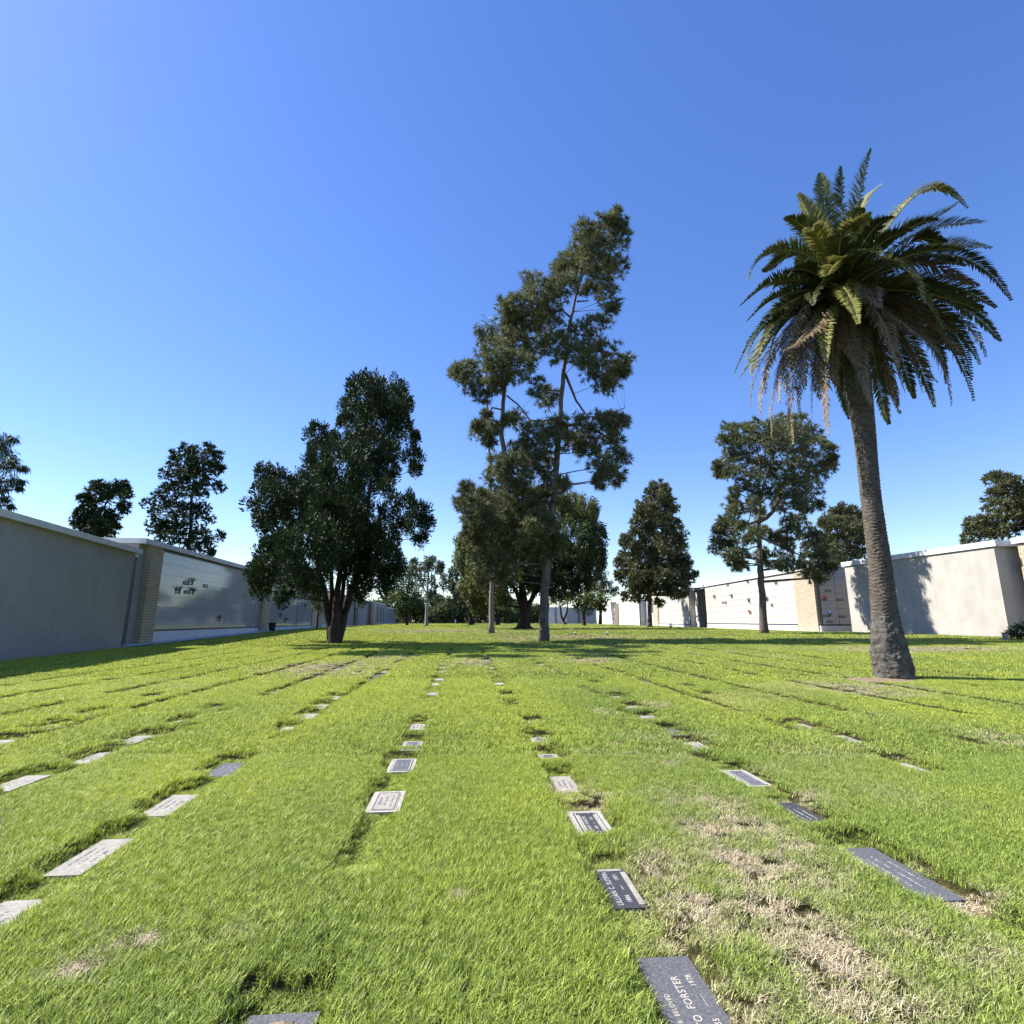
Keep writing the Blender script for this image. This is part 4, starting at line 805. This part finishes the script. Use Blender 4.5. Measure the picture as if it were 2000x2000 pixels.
# ------------------------------------------------------------------ Canary palm
def palm():
    base = ground(1743, 1323); Y0 = base.y; pix = mpp(Y0, 5)
    root = thing('date_palm', 'large date palm with a ringed trunk, swollen base and wind blown crown on the right', 'palm tree', base)
    sil = [(1322,1706,1785),(1300,1704,1783),(1262,1701,1772),(1230,1701,1763),(1200,1702,1755),(1150,1699.5,1747),(1100,1697,1740),(1050,1691,1732),(1000,1685,1724),(950,1679,1718),(900,1674,1713),(850,1668,1710),(808,1661,1706),(746,1650,1700),(690,1643,1690),(630,1638,1676),(590,1640,1668)]
    path = []; 
    for y, a, b in sil:
        c = depth((a + b) / 2, y, Y0); path.append((c, (b - a) / 2 * mpp(Y0, c.z) * (.84 if y > 1180 else .88)))
    path[0] = (Vector((path[0][0].x, Y0, base.z - .15)), path[0][1] * 1.02)
    # resample
    zs = np.array([p[0].z for p in path]); n = 480; zz = np.linspace(zs[0], zs[-1], n)
    xs = np.interp(zz, zs, [p[0].x for p in path]); rsd = np.interp(zz, zs, [p[1] for p in path]); ns = 72
    V = []; zsplit = base.z + 1.95
    for i in range(n):
        h = zz[i] - base.z
        for k in range(ns):
            th = 2 * math.pi * k / ns; r = rsd[i]
            nz = noise.noise(Vector((math.cos(th) * 2.2, math.sin(th) * 2.2, zz[i] * 2.0)))
            if h > 1.75 + .22 * nz:     # overlapping leaf scars: saw-tooth ledges whose height wanders round the trunk
                ph = zz[i] / .105 + th * 5 / (2 * math.pi) * 1.0 + .9 * noise.noise(Vector((math.cos(th) * 3, math.sin(th) * 3, zz[i] * 1.3)))
                saw = ph - math.floor(ph); r *= 1 + .075 * (saw - .5) * 1.7 * (1 + .6 * nz)
                r *= 1 + .035 * noise.noise(Vector((math.cos(th) * 9, math.sin(th) * 9, zz[i] * 9)))
            else:
                r *= 1 + .09 * nz + .09 * noise.noise(Vector((math.cos(th) * 6, math.sin(th) * 6, zz[i] * 6))) + .07 * noise.noise(Vector((math.cos(th) * 16, math.sin(th) * 16, zz[i] * 14)))
            V.append((xs[i] + math.cos(th) * r - base.x, math.sin(th) * r, zz[i] - base.z))
    V = np.array(V)
    def ringmesh(i0, i1, nm, mat):
        sub = V[i0 * ns:(i1 + 1) * ns]; a, b = np.meshgrid(np.arange(ns), np.arange(i1 - i0)); q = (b * ns + a).ravel(); q2 = (b * ns + (a + 1) % ns).ravel()
        idx = np.stack([q, q2, q2 + ns, q + ns], -1).ravel(); link(nm, mesh_np(nm, sub, 4, idx, True), mat, root)
    k = int(np.searchsorted(zz, base.z + 1.75)); ringmesh(0, k, 'trunk_base', M['bark_palm_base']); ringmesh(k, n - 1, 'trunk', M['bark_palm'])
    # fronds --------------------------------------------------
    head = depth(1650, 575, Y0); top = Vector((head.x, head.y, head.z))
    Z = lambda x, y: (1400 + x * .31056, 280 + y * .31056)
    rngn = np.random.default_rng(4); rr = random.Random(4)
    def frond(pts, style, wl=.42, dens=90, label=None):
        """pts: three or four control points; Catmull spine then leaflets on both sides"""
        P = np.array([list(p) for p in pts]); t = np.linspace(0, 1, len(P)); tt = np.linspace(0, 1, dens)
        # quadratic/cubic fit through the points
        co = [np.polyfit(t, P[:, j], min(3, len(P) - 1)) for j in range(3)]
        S = np.stack([np.polyval(c, tt) for c in co], -1); Tn = unit(np.gradient(S, axis=0))
        rad = S - np.array(top); rad[:, 2] = 0; rad = unit(rad + 1e-4)
        up = np.array([0, 0, 1.0])[None] * (1 - np.abs(Tn[:, 2:3])) + rad * -np.sign(Tn[:, 2:3]) * np.abs(Tn[:, 2:3])
        side = unit(np.cross(Tn, up)); nrm = unit(np.cross(side, Tn))
        prof = np.clip(np.sin(np.clip((tt - .06) / .94, 0, 1) ** .75 * math.pi * .93 + .18), .0, 1) * (tt > .1) + .12
        dead = style in ('frond_dead', 'frond_grey'); V = []; tn = []
        for sgn in (-1, 1):
            for rep in range(2):
                j = rngn.normal(size=S.shape) * .10
                keep = rngn.random(len(tt)) < (.93 if not dead else .85)
                fwd = .80 + rngn.uniform(-.12, .12, (len(tt), 1)); vv = rngn.uniform(.15, .55, (len(tt), 1)) if not dead else rngn.uniform(-.2, .4, (len(tt), 1))
                d = unit(side * sgn * (.9 if not dead else .7) + Tn * fwd + nrm * vv + j * (1 if not dead else 1.5))
                L = (wl * prof * rngn.uniform(.85, 1.1, len(tt)))[:, None]; g = np.array([0, 0, -1.0]) * (.10 if not dead else .30)
                b0 = S + Tn * rep * .5 / dens; wv = np.cross(d, nrm); wv = unit(wv) * (.026 if not dead else .019)
                m_ = b0 + d * L * .5; e = b0 + unit(d + g) * L
                q = np.stack([b0 - wv * .6, b0 + wv * .6, m_ + wv, m_ - wv], 1)[keep]; q2 = np.stack([m_ - wv, m_ + wv, e + wv * .15, e - wv * .15], 1)[keep]
                V += [q.reshape(-1, 3), q2.reshape(-1, 3)]; c = rngn.uniform(.0, 1, keep.sum()) * .6 + rr.uniform(.05, .4); tn += [np.repeat(c, 4)] * 2
        V = np.concatenate(V) - np.array(base)[None]; me = mesh_np('frond', V, 4, np.arange(len(V)))
        a = me.attributes.new('tint', 'FLOAT', 'POINT'); a.data.foreach_set('value', np.concatenate(tn).astype(np.float32))
        o = link('frond', me, M[style], root)
        if label: o['label'] = label
        w0 = .035 if not dead else .026
        mb = MB(); mb.tube([Vector(s) - base for s in S[::4]], list(np.linspace(w0, .006, len(S[::4]))), 5); mb.build('stalk', M['rachis_dead' if dead else 'rachis'], o)
    def key(pl, tipd, style='frond', wl=.42, label=None, dens=95):
        pts = [top + Vector((rr.uniform(-.12, .12), rr.uniform(-.12, .12), rr.uniform(-.3, .3)))]
        for i, (x, y) in enumerate(pl): f = (i + 1) / len(pl); pts.append(depth(*Z(x, y), Y0 + tipd * (f ** .8)))
        frond(pts, style, wl, dens, label)
    K = [([(880,420),(970,40)], -1.0, 'frond'), ([(790,450),(785,150)], -.4, 'frond'), ([(690,450),(650,190)], 1.0, 'frond'), ([(640,560),(515,320)], -.6, 'frond_sunlit'),
         ([(620,600),(430,470)], -1.0, 'frond'), ([(560,700),(330,690),(205,850)], -.8, 'frond'), ([(550,700),(400,730),(290,800)], 1.2, 'frond'), ([(480,860),(300,900),(150,1020)], -.5, 'frond'), ([(500,930),(320,1000),(190,1120)], -1.2, 'frond'),
         ([(520,960),(280,1150),(115,1440)], .4, 'frond'), ([(540,1000),(320,1220),(150,1470)], -1.0, 'frond'), ([(560,1000),(380,1180),(230,1400)], 1.2, 'frond'), ([(1030,600),(1280,310),(1570,400)], -.6, 'frond_sunlit'), ([(1050,560),(1250,330),(1480,300)], .9, 'frond'),
         ([(1100,620),(1350,480),(1560,330)], .2, 'frond'), ([(1150,640),(1400,520),(1680,495)], .5, 'frond'), ([(1150,680),(1300,600),(1440,620)], -.9, 'frond'), ([(1200,720),(1450,640),(1720,658)], .9, 'frond'), ([(1200,740),(1550,720),(1845,980)], -.4, 'frond'),
         ([(1150,760),(1420,790),(1645,890)], -1.2, 'frond_dead'), ([(1000,770),(1180,780),(1300,1000)], -2.6, 'frond_sunlit'), ([(790,900),(830,950),(890,1130)], -2.8, 'frond_sunlit'), ([(1150,880),(1320,1000),(1430,1170)], -2.0, 'frond_sunlit'),
         ([(1200,850),(1500,900),(1750,1030)], .6, 'frond'), ([(1200,880),(1500,980),(1665,1040)], -.8, 'frond'), ([(1200,900),(1530,1020),(1780,1240)], .8, 'frond'), ([(1150,950),(1420,1080),(1650,1380)], .3, 'frond'), ([(1100,980),(1400,1180),(1610,1610)], -.5, 'frond'),
         ([(1080,1000),(1330,1230),(1475,1640)], -.9, 'frond_grey'), ([(1050,1020),(1230,1300),(1365,1650)], .7, 'frond'), ([(1020,1040),(1150,1320),(1240,1600)], 1.2, 'frond'), ([(980,1080),(1070,1380),(1150,1690)], .5, 'frond_grey'), ([(950,1120),(1010,1450),(1080,1760)], 1.0, 'frond'),
         ([(900,1080),(900,1300),(970,1630)], -1.2, 'frond_grey'), ([(720,1020),(685,1150),(690,1370)], -2.2, 'frond_sunlit'), ([(740,1080),(690,1400),(700,1830)], -.6, 'frond_dead'), ([(700,1080),(620,1350),(600,1760)], .8, 'frond_dead'), ([(660,1080),(500,1400),(480,1880)], -1.0, 'frond_dead'),
         ([(640,1060),(420,1350),(350,1850)], .3, 'frond_dead'), ([(620,1040),(380,1300),(270,1700)], -.7, 'frond_dead'), ([(600,1040),(330,1300),(215,1650)], .7, 'frond_dead'), ([(930,900),(970,940),(1030,1030)], -2.6, 'frond_dead'), ([(960,1020),(1060,1150),(1140,1400)], -2.2, 'frond_dead'),
         ([(870,540),(920,380),(1040,255)], .6, 'frond_sunlit'), ([(840,620),(870,520),(965,440)], -1.6, 'frond_sunlit'), ([(780,760),(800,720),(845,700)], -2.4, 'frond_sunlit'), ([(760,780),(720,790),(700,830)], -2.6, 'frond_sunlit'), ([(700,700),(620,560),(600,550)], -2.2, 'frond_sunlit'),
         ([(560,1020),(450,1250),(440,1560)], -1.5, 'frond_dead'), ([(640,1080),(560,1300),(555,1540)], -1.6, 'frond_grey'), ([(700,1040),(600,1180),(420,1300)], -2.2, 'frond_dead'), ([(740,1090),(740,1300),(770,1560)], .9, 'frond_grey'), ([(800,1100),(810,1350),(850,1650)], 1.0, 'frond'),
         ([(1000,1000),(1200,1200),(1340,1420)], -1.6, 'frond_grey'), ([(1100,940),(1350,1120),(1560,1340)], -1.2, 'frond_grey'), ([(1060,960),(1250,1080),(1500,1170)], -1.6, 'frond_dead'), ([(480,1040),(300,1250),(220,1450)], -1.6, 'frond_sunlit')] + [([(x0, 1060), (x1, y1), (x2, y2)], dd, st) for x0, x1, y1, x2, y2, dd, st in [(650,470,1260,390,1620,-1.4,'frond_dead'),(630,400,1240,310,1560,-1.2,'frond_dead'),(690,560,1300,520,1680,-.9,'frond_dead'),(720,640,1330,650,1600,-1.2,'frond_grey'),(1000,1160,1240,1290,1560,-.9,'frond_grey'),(1030,1300,1200,1440,1500,-.3,'frond'),(960,1080,1260,1180,1560,-.6,'frond_dead'),(1080,1400,1130,1600,1480,-.2,'frond'),(1100,1450,1080,1690,1330,.2,'frond_grey'),(560,340,1130,190,1350,-.6,'frond'),(880,870,1320,890,1560,-1.0,'frond'),(760,730,1300,760,1520,-1.2,'frond_dead')]]
    for i, (pl, td, st) in enumerate(K):
        lab = {'frond_dead': 'brown dead palm frond', 'frond_grey': 'grey dried palm frond', 'frond_sunlit': 'yellow green palm frond with sunlight painted into its colour'}.get(st)
        key(pl, td, st, .52 if st != 'frond_sunlit' else .46, lab)
    # the rest of the crown, filled in all round with depth
    for i in range(42):
        az = 2 * math.pi * ((i * .618) % 1); el = R([70, 50, 30, 12, -8, -52][i % 6] + rr.uniform(-8, 8)); Lf = rr.uniform(2.9, 3.7)
        hx, hy = math.cos(az), math.sin(az)
        d0 = Vector((hx * math.cos(el), hy * math.cos(el), math.sin(el))); sag = .55 + .5 * math.cos(el)
        wind = Vector((.35, 0, 0))
        p1 = top + d0 * Lf * .35; p2 = top + d0 * Lf * .68 + Vector((0, 0, -.22 * sag * Lf * .5)) + wind * .3; p3 = top + d0 * Lf * .93 + Vector((0, 0, -.5 * sag * Lf * .62)) + wind
        st = 'frond' if el > -.5 else rr.choice(['frond_dead', 'frond_grey', 'frond']); frond([top, p1, p2, p3], st, .48, 80, {'frond_dead': 'brown dead palm frond', 'frond_grey': 'grey dried palm frond'}.get(st))
    # stubs of cut fronds under the crown
    mb = MB()
    for i in range(90):
        a = i * 2.4; z = -1.9 + 1.9 * (i / 90); r0 = .3 + .05 * (i / 90)
        c = depth(1652 + 3 * z, 575, Y0); c = Vector((c.x, c.y, top.z + z)); o = Vector((math.cos(a), math.sin(a), 0))
        mb.tube([c + o * r0 * .8 - base, c + o * (r0 + .16) + Vector((0, 0, .16)) - base], [.07, .03], 5)
    mb.build('frond_stubs', M['bark_palm'], root)
palm()

# ------------------------------------------------------------------ small things on the ground
def bin_(px, py, label, dz=0):
    p = ground(px, py); t = thing('litter_bin', label, 'litter bin', p, 0, 'black litter bins')
    MB().lathe([(.30, 0), (.33, .35), (.40, .85), (.40, .88), (.36, .88), (.33, .4)], 18).build('barrel', M['black'], t, True)
    MB().lathe([(.44, .86), (.45, .92), (.40, .95), (.37, .93)], 18).build('rim', M['black'], t, True)
bin_(531, 1232.5, 'black litter bin on the path before the second left marble wall')
bin_(1358, 1219.5, 'black litter bin beside the brown pilaster on the right')
def flowers(px, py, label, mats, r=.28, n=40, seed=1):
    p = ground(px, py); t = thing('flower_bunch', label, 'flowers', p); rg = random.Random(seed)
    MB().lathe([(.05, 0), (.07, .16), (.09, .2)], 9).build('pot', M['metal'], t)
    st = MB(); hd = MB()
    for k in range(n):
        a = rg.uniform(0, 6.28); e = rg.uniform(.2, 1.4); q = Vector((math.cos(a) * math.cos(e), math.sin(a) * math.cos(e), math.sin(e))) * r * rg.uniform(.6, 1.1) + Vector((0, 0, .18))
        st.tube([(0, 0, .15), tuple(q)], [.006, .004], 4); hd.lathe([(.01, -.02), (.032, .0), (.012, .025)], 6, tuple(q))
    st.build('stems', M['shrub'], t); hd.build('blooms', M[mats], t)
flowers(1124, 1241, 'small bunch of white flowers on the grass right of the tall pine trunk', 'white', .13, 11, 2)
flowers(1186, 1241, 'white flower bunch on the grass left of the dark wreath', 'white', .13, 11, 3)
flowers(1310, 1228, 'dark and silver floral wreath lying in tree shade before the white walls', 'blue', .55, 60, 4)
flowers(1116, 1233, 'tiny white flower bunch in the shade strip right of the tall pine', 'white', .13, 11, 5)
flowers(1394, 1229, 'tiny white flowers at the foot of the sunlit mausoleum plinth', 'white', .13, 11, 6)
def stand(px, py, h, label):
    p = ground(px, py); t = thing('shepherd_hook', label, 'flower hook', p, 0, 'thin metal flower hooks')
    pts = [(0, 0, 0), (0, 0, h * .85)] + [(.18 * (1 - math.cos(a)), 0, h * .85 + .18 * math.sin(a)) for a in np.linspace(.3, 3.0, 7)]
    MB().tube(pts, [.018] * len(pts), 6).build('pole', M['metal'], t)
stand(1285, 1226, 2.0, 'thin metal hook standing before the pale pilaster right of the conical pine'); stand(1331, 1226, 1.9, 'thin metal hook standing left of the litter bin on the right')
p = R2.at(20, -4, 7.17); t = thing('antenna', 'thin antenna mast on the roof of the long sunlit mausoleum', 'antenna', p); MB().tube([(0, 0, 0), (0, 0, 2.4)], [.045, .025], 6).build('mast', M['metal'], t); MB().box(-.15, .15, -.15, .15, -.02, .06).build('foot', M['metal'], t)
p = ground(889, 1219); t = thing('marker_post', 'short white post on the lawn far left of centre', 'post', p); MB().box(-.18, .18, -.18, .18, 0, 1.5).build('shaft', M['white'], t); MB().box(-.22, .22, -.22, .22, 1.5, 1.58).build('post_cap', M['white'], t)
def shrub(px, py, label):
    p = ground(px, py); t = thing('flowering_shrub', label, 'shrub', p); rg = np.random.default_rng(9); Lv = Leaves()
    for x, y, z, r in [(0,0,.45,.42),(.45,.1,.5,.45),(-.35,0,.35,.3),(.9,.2,.55,.5),(.25,-.2,.75,.3),(1.3,.3,.5,.5),(.7,0,.9,.3)]:
        blob_leaves(Lv, (p.x + x, p.y + y, p.z + z), r, rg, .16, .9, 20, .1, .055, 'leaf')
    Lv.build('foliage', M['shrub'], t, p); hd = MB()
    for k in range(34):
        a = rg.uniform(-.5, 1.6); hd.lathe([(.012, -.02), (.05, .0), (.02, .03)], 6, (a, rg.uniform(-.45, -.2), rg.uniform(.4, 1.15)))
    hd.build('blooms', M['white'], t)
    st = MB()
    for k in range(9): st.tube([(rg.uniform(-.1, .8), 0, -.05), (rg.uniform(-.3, 1.2), rg.uniform(-.2, .2), .7)], [.02, .008], 5)
    st.build('stems', M['bark_dark'], t)
shrub(1987, 1249, 'green shrub dotted with white flowers against the tan block wall at the right edge')
p = ground(1965, 1249.5); t = thing('spigot_box', 'small dark utility box at the corner foot of the sunlit stucco wall', 'utility box', p); MB().box(-.12, .12, -.1, .1, 0, .4).build('case', M['metal'], t); MB().box(-.14, .14, -.12, .12, .4, .44).build('lid', M['black'], t)
# bare soil ring and soil scrapes
def soil_patch(cx, cy, rx, ry, seed, name='soil', z0=.0):
    rg = random.Random(seed); V = [(0, 0, z0 + .02)]; n = 36
    for k in range(n):
        a = 2 * math.pi * k / n; r = 1 + rg.uniform(-.25, .25); V.append((math.cos(a) * rx * r, math.sin(a) * ry * r, z0 - .01))
    Fc = [(0, 1 + k, 1 + (k + 1) % n) for k in range(n)]; me = bpy.data.meshes.new(name); me.from_pydata(V, [], Fc); me.update()
    o = link(name, me, M['soil']); o.location = (cx, cy, zgf(cx, cy)); tag(o, kind='stuff'); SOIL.append((cx, cy, rx, ry))
SOIL = []
pb = ground(1735, 1328); soil_patch(pb.x - .1, pb.y + .1, 1.15, .8, 1)
q = ground(560, 1966); soil_patch(q.x, q.y - .02, .17, .07, 3, z0=-.07)

# ------------------------------------------------------------------ grass
def clump(seed, nb, rad, h, wd, flat=.45):
    rg = np.random.default_rng(seed); a = rg.uniform(0, 2 * np.pi, nb); r = rad * np.sqrt(rg.uniform(0, 1, nb))
    b = np.stack([np.cos(a) * r, np.sin(a) * r, np.zeros(nb) - .01], -1)
    az = rg.uniform(0, 2 * np.pi, nb); ln = rg.uniform(.05, flat, nb); d = np.stack([np.cos(az) * ln, np.sin(az) * ln, np.ones(nb)], -1)
    H = (h * rg.uniform(.5, 1.1, nb))[:, None]; s = np.stack([-np.sin(az), np.cos(az), np.zeros(nb)], -1) * (wd * rg.uniform(.7, 1.3, nb) / 2)[:, None]
    m = b + d * H * .55; e = b + d * H + np.stack([np.cos(az), np.sin(az), np.zeros(nb)], -1) * (H * ln[:, None] * .9)
    V = np.stack([b - s, b + s, m + s * .85, m - s * .85, e], 1).reshape(-1, 3)
    i = np.arange(nb) * 5; quads = np.stack([i, i+1, i+2, i+3], -1); tris = np.stack([i+3, i+2, i+4], -1)
    me = bpy.data.meshes.new('grass_clump'); me.from_pydata(V.tolist(), [], quads.tolist() + tris.tolist()); me.update()
    t = np.repeat(rg.uniform(0, 1, nb), 5); at = me.attributes.new('tint', 'FLOAT', 'POINT'); at.data.foreach_set('value', t.astype(np.float32))
    t = np.repeat(rg.uniform(0, 1, nb), 5); at = me.attributes.new('rnd', 'FLOAT', 'POINT'); at.data.foreach_set('value', t.astype(np.float32))
    me.materials.append(GM); return bpy.data.objects.new('grass_clump', me)
GM = leafmat('grass', (.07, .125, .016), (.50, .61, .12), .3, .5, .35, dry=[(.30, .22, .12), (.90, .80, .58), (.13, .20, .012), (.76, .82, .12)])
def inst_nodes(objs):
    g = bpy.data.node_groups.new('scatter', 'GeometryNodeTree'); g.interface.new_socket('Geometry', in_out='INPUT', socket_type='NodeSocketGeometry'); g.interface.new_socket('Geometry', in_out='OUTPUT', socket_type='NodeSocketGeometry')
    N = g.nodes; gi = N.new('NodeGroupInput'); go = N.new('NodeGroupOutput'); ip = N.new('GeometryNodeInstanceOnPoints'); jn = N.new('GeometryNodeJoinGeometry')
    m2p = N.new('GeometryNodeMeshToPoints'); g.links.new(gi.outputs[0], m2p.inputs[0])
    for o in objs:
        oi = N.new('GeometryNodeObjectInfo'); oi.inputs['Object'].default_value = o; oi.inputs['As Instance'].default_value = True; g.links.new(oi.outputs['Geometry'], jn.inputs[0])
    g.links.new(m2p.outputs[0], ip.inputs['Points']); g.links.new(jn.outputs[0], ip.inputs['Instance']); ip.inputs['Pick Instance'].default_value = True
    for nm, ty, sk in (('vi', 'INT', 'Instance Index'), ('rot', 'FLOAT_VECTOR', 'Rotation'), ('scl', 'FLOAT_VECTOR', 'Scale')):
        a = N.new('GeometryNodeInputNamedAttribute'); a.data_type = ty; a.inputs[0].default_value = nm
        g.links.new([s for s in a.outputs if s.enabled and s.name == 'Attribute'][0], ip.inputs[sk])
    g.links.new(ip.outputs[0], go.inputs[0]); return g
DRY = []    # world-space dry patches: centre, radii, strength
def drypx(x, y, rx, ry, s=1.0):
    c = ground(x, y); a = ground(x + rx, y); b = ground(x, y - ry); d = ground(x, y + ry)
    DRY.append((c.x, c.y, abs(a.x - c.x), max(.08, abs(b.y - d.y) / 2), s))
for a in [(1440, 1690, 130, 45, .9), (1340, 1770, 80, 45, .9), (1520, 1770, 110, 45, .8), (1420, 1620, 140, 40, .6), (1640, 1880, 180, 60, .7), (1400, 1900, 70, 50, .4), (1850, 1850, 120, 80, .45), (1720, 1680, 60, 15, .9), (1880, 1745, 60, 18, 1.0),
          (250, 1840, 60, 22, .8), (150, 1895, 40, 14, 1.1), (470, 1825, 45, 16, .7), (520, 1780, 40, 15, .6), (895, 1745, 28, 12, .9), (860, 1690, 20, 8, .6), (560, 1965, 50, 15, 1.0), (640, 1302, 130, 14, .75), (760, 1285, 80, 8, .6), (930, 1292, 60, 10, .55), (840, 1232, 120, 4, .7), (1080, 1245, 180, 4, .5),
          (1150, 1290, 60, 5, .6), (1180, 1390, 20, 6, .5), (1280, 1375, 22, 6, .5), (1700, 1345, 120, 12, .45), (1800, 1268, 180, 5, .8), (1960, 1440, 60, 16, .5), (330, 1345, 150, 10, .3), (1150, 1560, 60, 20, .5), (1250, 1480, 120, 40, .3), (1580, 1560, 60, 30, .3), (1110, 1530, 50, 14, .5), (1150, 1700, 60, 14, .4)]: drypx(*a)
for a in [(1560, 1850, 260, 110, .55), (1450, 1960, 120, 50, .6), (1700, 1960, 200, 60, .55), (1300, 1680, 90, 60, .6), (1480, 1700, 180, 60, .7), (1350, 1560, 120, 40, .4), (1560, 1660, 80, 40, .6), (640, 1315, 120, 10, .6)]: drypx(*a)
def scatter(name, y0, y1, sp, objs, hmul, seed, cov=1.0, rowfade=1.0):
    rg = np.random.default_rng(seed); nx = int(2 * y1 * 1.06 / sp); ny = int((y1 - y0) / sp)
    X, Y = np.meshgrid(np.arange(nx) * sp - y1 * 1.06, y0 + np.arange(ny) * sp); X = X.ravel() + rg.uniform(-.5, .5, X.size) * sp; Y = Y.ravel() + rg.uniform(-.5, .5, Y.size) * sp
    k = (np.abs(X) < Y * 1.02 + .5) & (Y < y1)
    # stay clear of the buildings
    k &= (X > np.interp(Y, [0, 8, 33.2, 33.3, 36, 90, 200], [-17.7, -17.7, -23.4, -22.8, -23.2, -30, -43.5])) & (X < np.interp(Y, [0, 36.5, 37, 51.2, 51.5, 52, 82, 190], [37, 34.8, 33.7, 31.9, 31.9, 29.3, 28.9, 28.3]))
    X = X[k]; Y = Y[k]; off = X * math.cos(ROWA) + Y * math.sin(ROWA); al = -X * math.sin(ROWA) + Y * math.cos(ROWA)
    keep = np.ones(len(X), bool); near = np.zeros(len(X))
    for (mx, my, hw, hl) in MARKS:
        if my > y1 + 1 or my < y0 - 1: continue
        c = np.where((np.abs(X - mx) < 1) & (np.abs(Y - my) < 1.2))[0]
        dx = (X[c] - mx) * math.cos(ROWA) + (Y[c] - my) * math.sin(ROWA); dy = -(X[c] - mx) * math.sin(ROWA) + (Y[c] - my) * math.cos(ROWA)
        inn = (np.abs(dx) < hw + sp * .1) & (dy < hl + sp * .1) & (dy > -hl + .01); keep[c[inn]] = False
    for (sx, sy, rx, ry) in SOIL: keep &= ((X - sx) / rx) ** 2 + ((Y - sy) / ry) ** 2 > rg.uniform(.3, 1.15, len(X))
    keep &= (X - 11.45) ** 2 + (Y - 16.15) ** 2 > .3
    Tz = turf(X, Y); lane = lanes(off, al); pk = pockets(X, Y)
    h = .047 + .009 * (vnoise(X, Y, 1.7, 1) - .5) + .014 * (vnoise(X, Y, .35, 2) - .5)
    h *= np.interp(off, [-4, 1, 3], [1.1, 1.0, .9])
    h = h * (1 - .5 * np.maximum(lane - pk, 0)) * (1 - .15 * pk); near = pk
    dry = np.zeros(len(X))
    for (cx, cy, rx, ry, s) in DRY:
        e = np.exp(-(((X - cx) / rx) ** 2 + ((Y - cy) / ry) ** 2) * .9); dry = np.maximum(dry, 1.15 * s * e)
    n1 = vnoise(X, Y, .23, 11); n2 = vnoise(X, Y, .9, 12); n3 = vnoise(X, Y, 3.7, 13)
    n0 = vnoise(X, Y, .07, 14); dry = dry * (.0 + 1.25 * n1 + .95 * n0) + .30 * np.clip(n2 + n3 - 1.02, 0, 1) * np.interp(off, [-3, 0, 3], [.5, .8, 1.5]) + .10 * (n1 > .8)
    dry += .13 * np.interp(off, [-2, 1.2, 4, 9], [.2, .9, 1.7, 2.0]) + near * .2
    hue = np.clip(np.interp(off, [-8, -1.5, 2.0, 6], [.85, .75, .28, .22]) + .5 * (vnoise(X, Y, 2.1, 21) - .5) + .4 * (vnoise(X, Y, .5, 22) - .5) + np.interp(Y, [3, 12, 40], [-.35, .15, .25]) + .14 * np.sin((off - .15) * math.pi * 2 / 3.8), 0, 1)
    # a thin bare look where it is driest
    keep &= rg.random(len(X)) < np.interp(dry, [.55, 1.0], [1, .55]) * cov
    h = h * np.interp(dry, [.3, .9], [1, .55])
    X, Y, h, dry, hue, Tz = X[keep], Y[keep], h[keep], dry[keep], hue[keep], Tz[keep]; n = len(X)
    Zz = zg(X, Y) + Tz * (1 if y1 < 40 else 0); me = bpy.data.meshes.new(name); me.vertices.add(n); me.vertices.foreach_set('co', np.stack([X, Y, Zz], -1).astype(np.float32).ravel())
    rot = np.zeros((n, 3)); rot[:, 2] = rg.uniform(0, 6.283, n); rot[:, 0] = rg.normal(0, .06, n); rot[:, 1] = rg.normal(.05, .06, n)
    hs_ = h / .052 * rg.uniform(.85, 1.15, n) * hmul; sc3 = np.stack([rg.uniform(.9, 1.15, n)] * 2 + [hs_], -1)
    for nm, ty, dat in (('vi', 'INT', rg.integers(0, len(objs), n).astype(np.int32)), ('dry', 'FLOAT', dry.astype(np.float32)), ('hue', 'FLOAT', hue.astype(np.float32))):
        a = me.attributes.new(nm, ty, 'POINT'); a.data.foreach_set('value', dat)
    for nm, dat in (('rot', rot), ('scl', sc3)): a = me.attributes.new(nm, 'FLOAT_VECTOR', 'POINT'); a.data.foreach_set('vector', dat.astype(np.float32).ravel())
    me.update(); o = link(name, me, GM); tag(o, 'short mown lawn grass with dry straw patches', 'grass', kind='stuff')
    md = o.modifiers.new('scatter', 'NODES'); md.node_group = inst_nodes(objs)
    print('grass', name, n)
scatter('grass', 2.0, 7.0, .052, [clump(100 + i, 64, .05, .052, .0036, .65) for i in range(8)], 1.0, 1)
scatter('grass', 7.0, 16.0, .10, [clump(120 + i, 60, .085, .056, .0056, .65) for i in range(6)], 1.0, 2)
scatter('grass', 16.0, 34.0, .17, [clump(140 + i, 34, .15, .062, .014, .5) for i in range(6)], 1.0, 3)
scatter('grass', 34.0, 80.0, .42, [clump(160 + i, 40, .38, .065, .032, .5) for i in range(6)], 1.0, 4)
scatter('grass', 80.0, 200.0, 1.4, [clump(180 + i, 60, 1.3, .07, .09, .5) for i in range(4)], 1.0, 5)
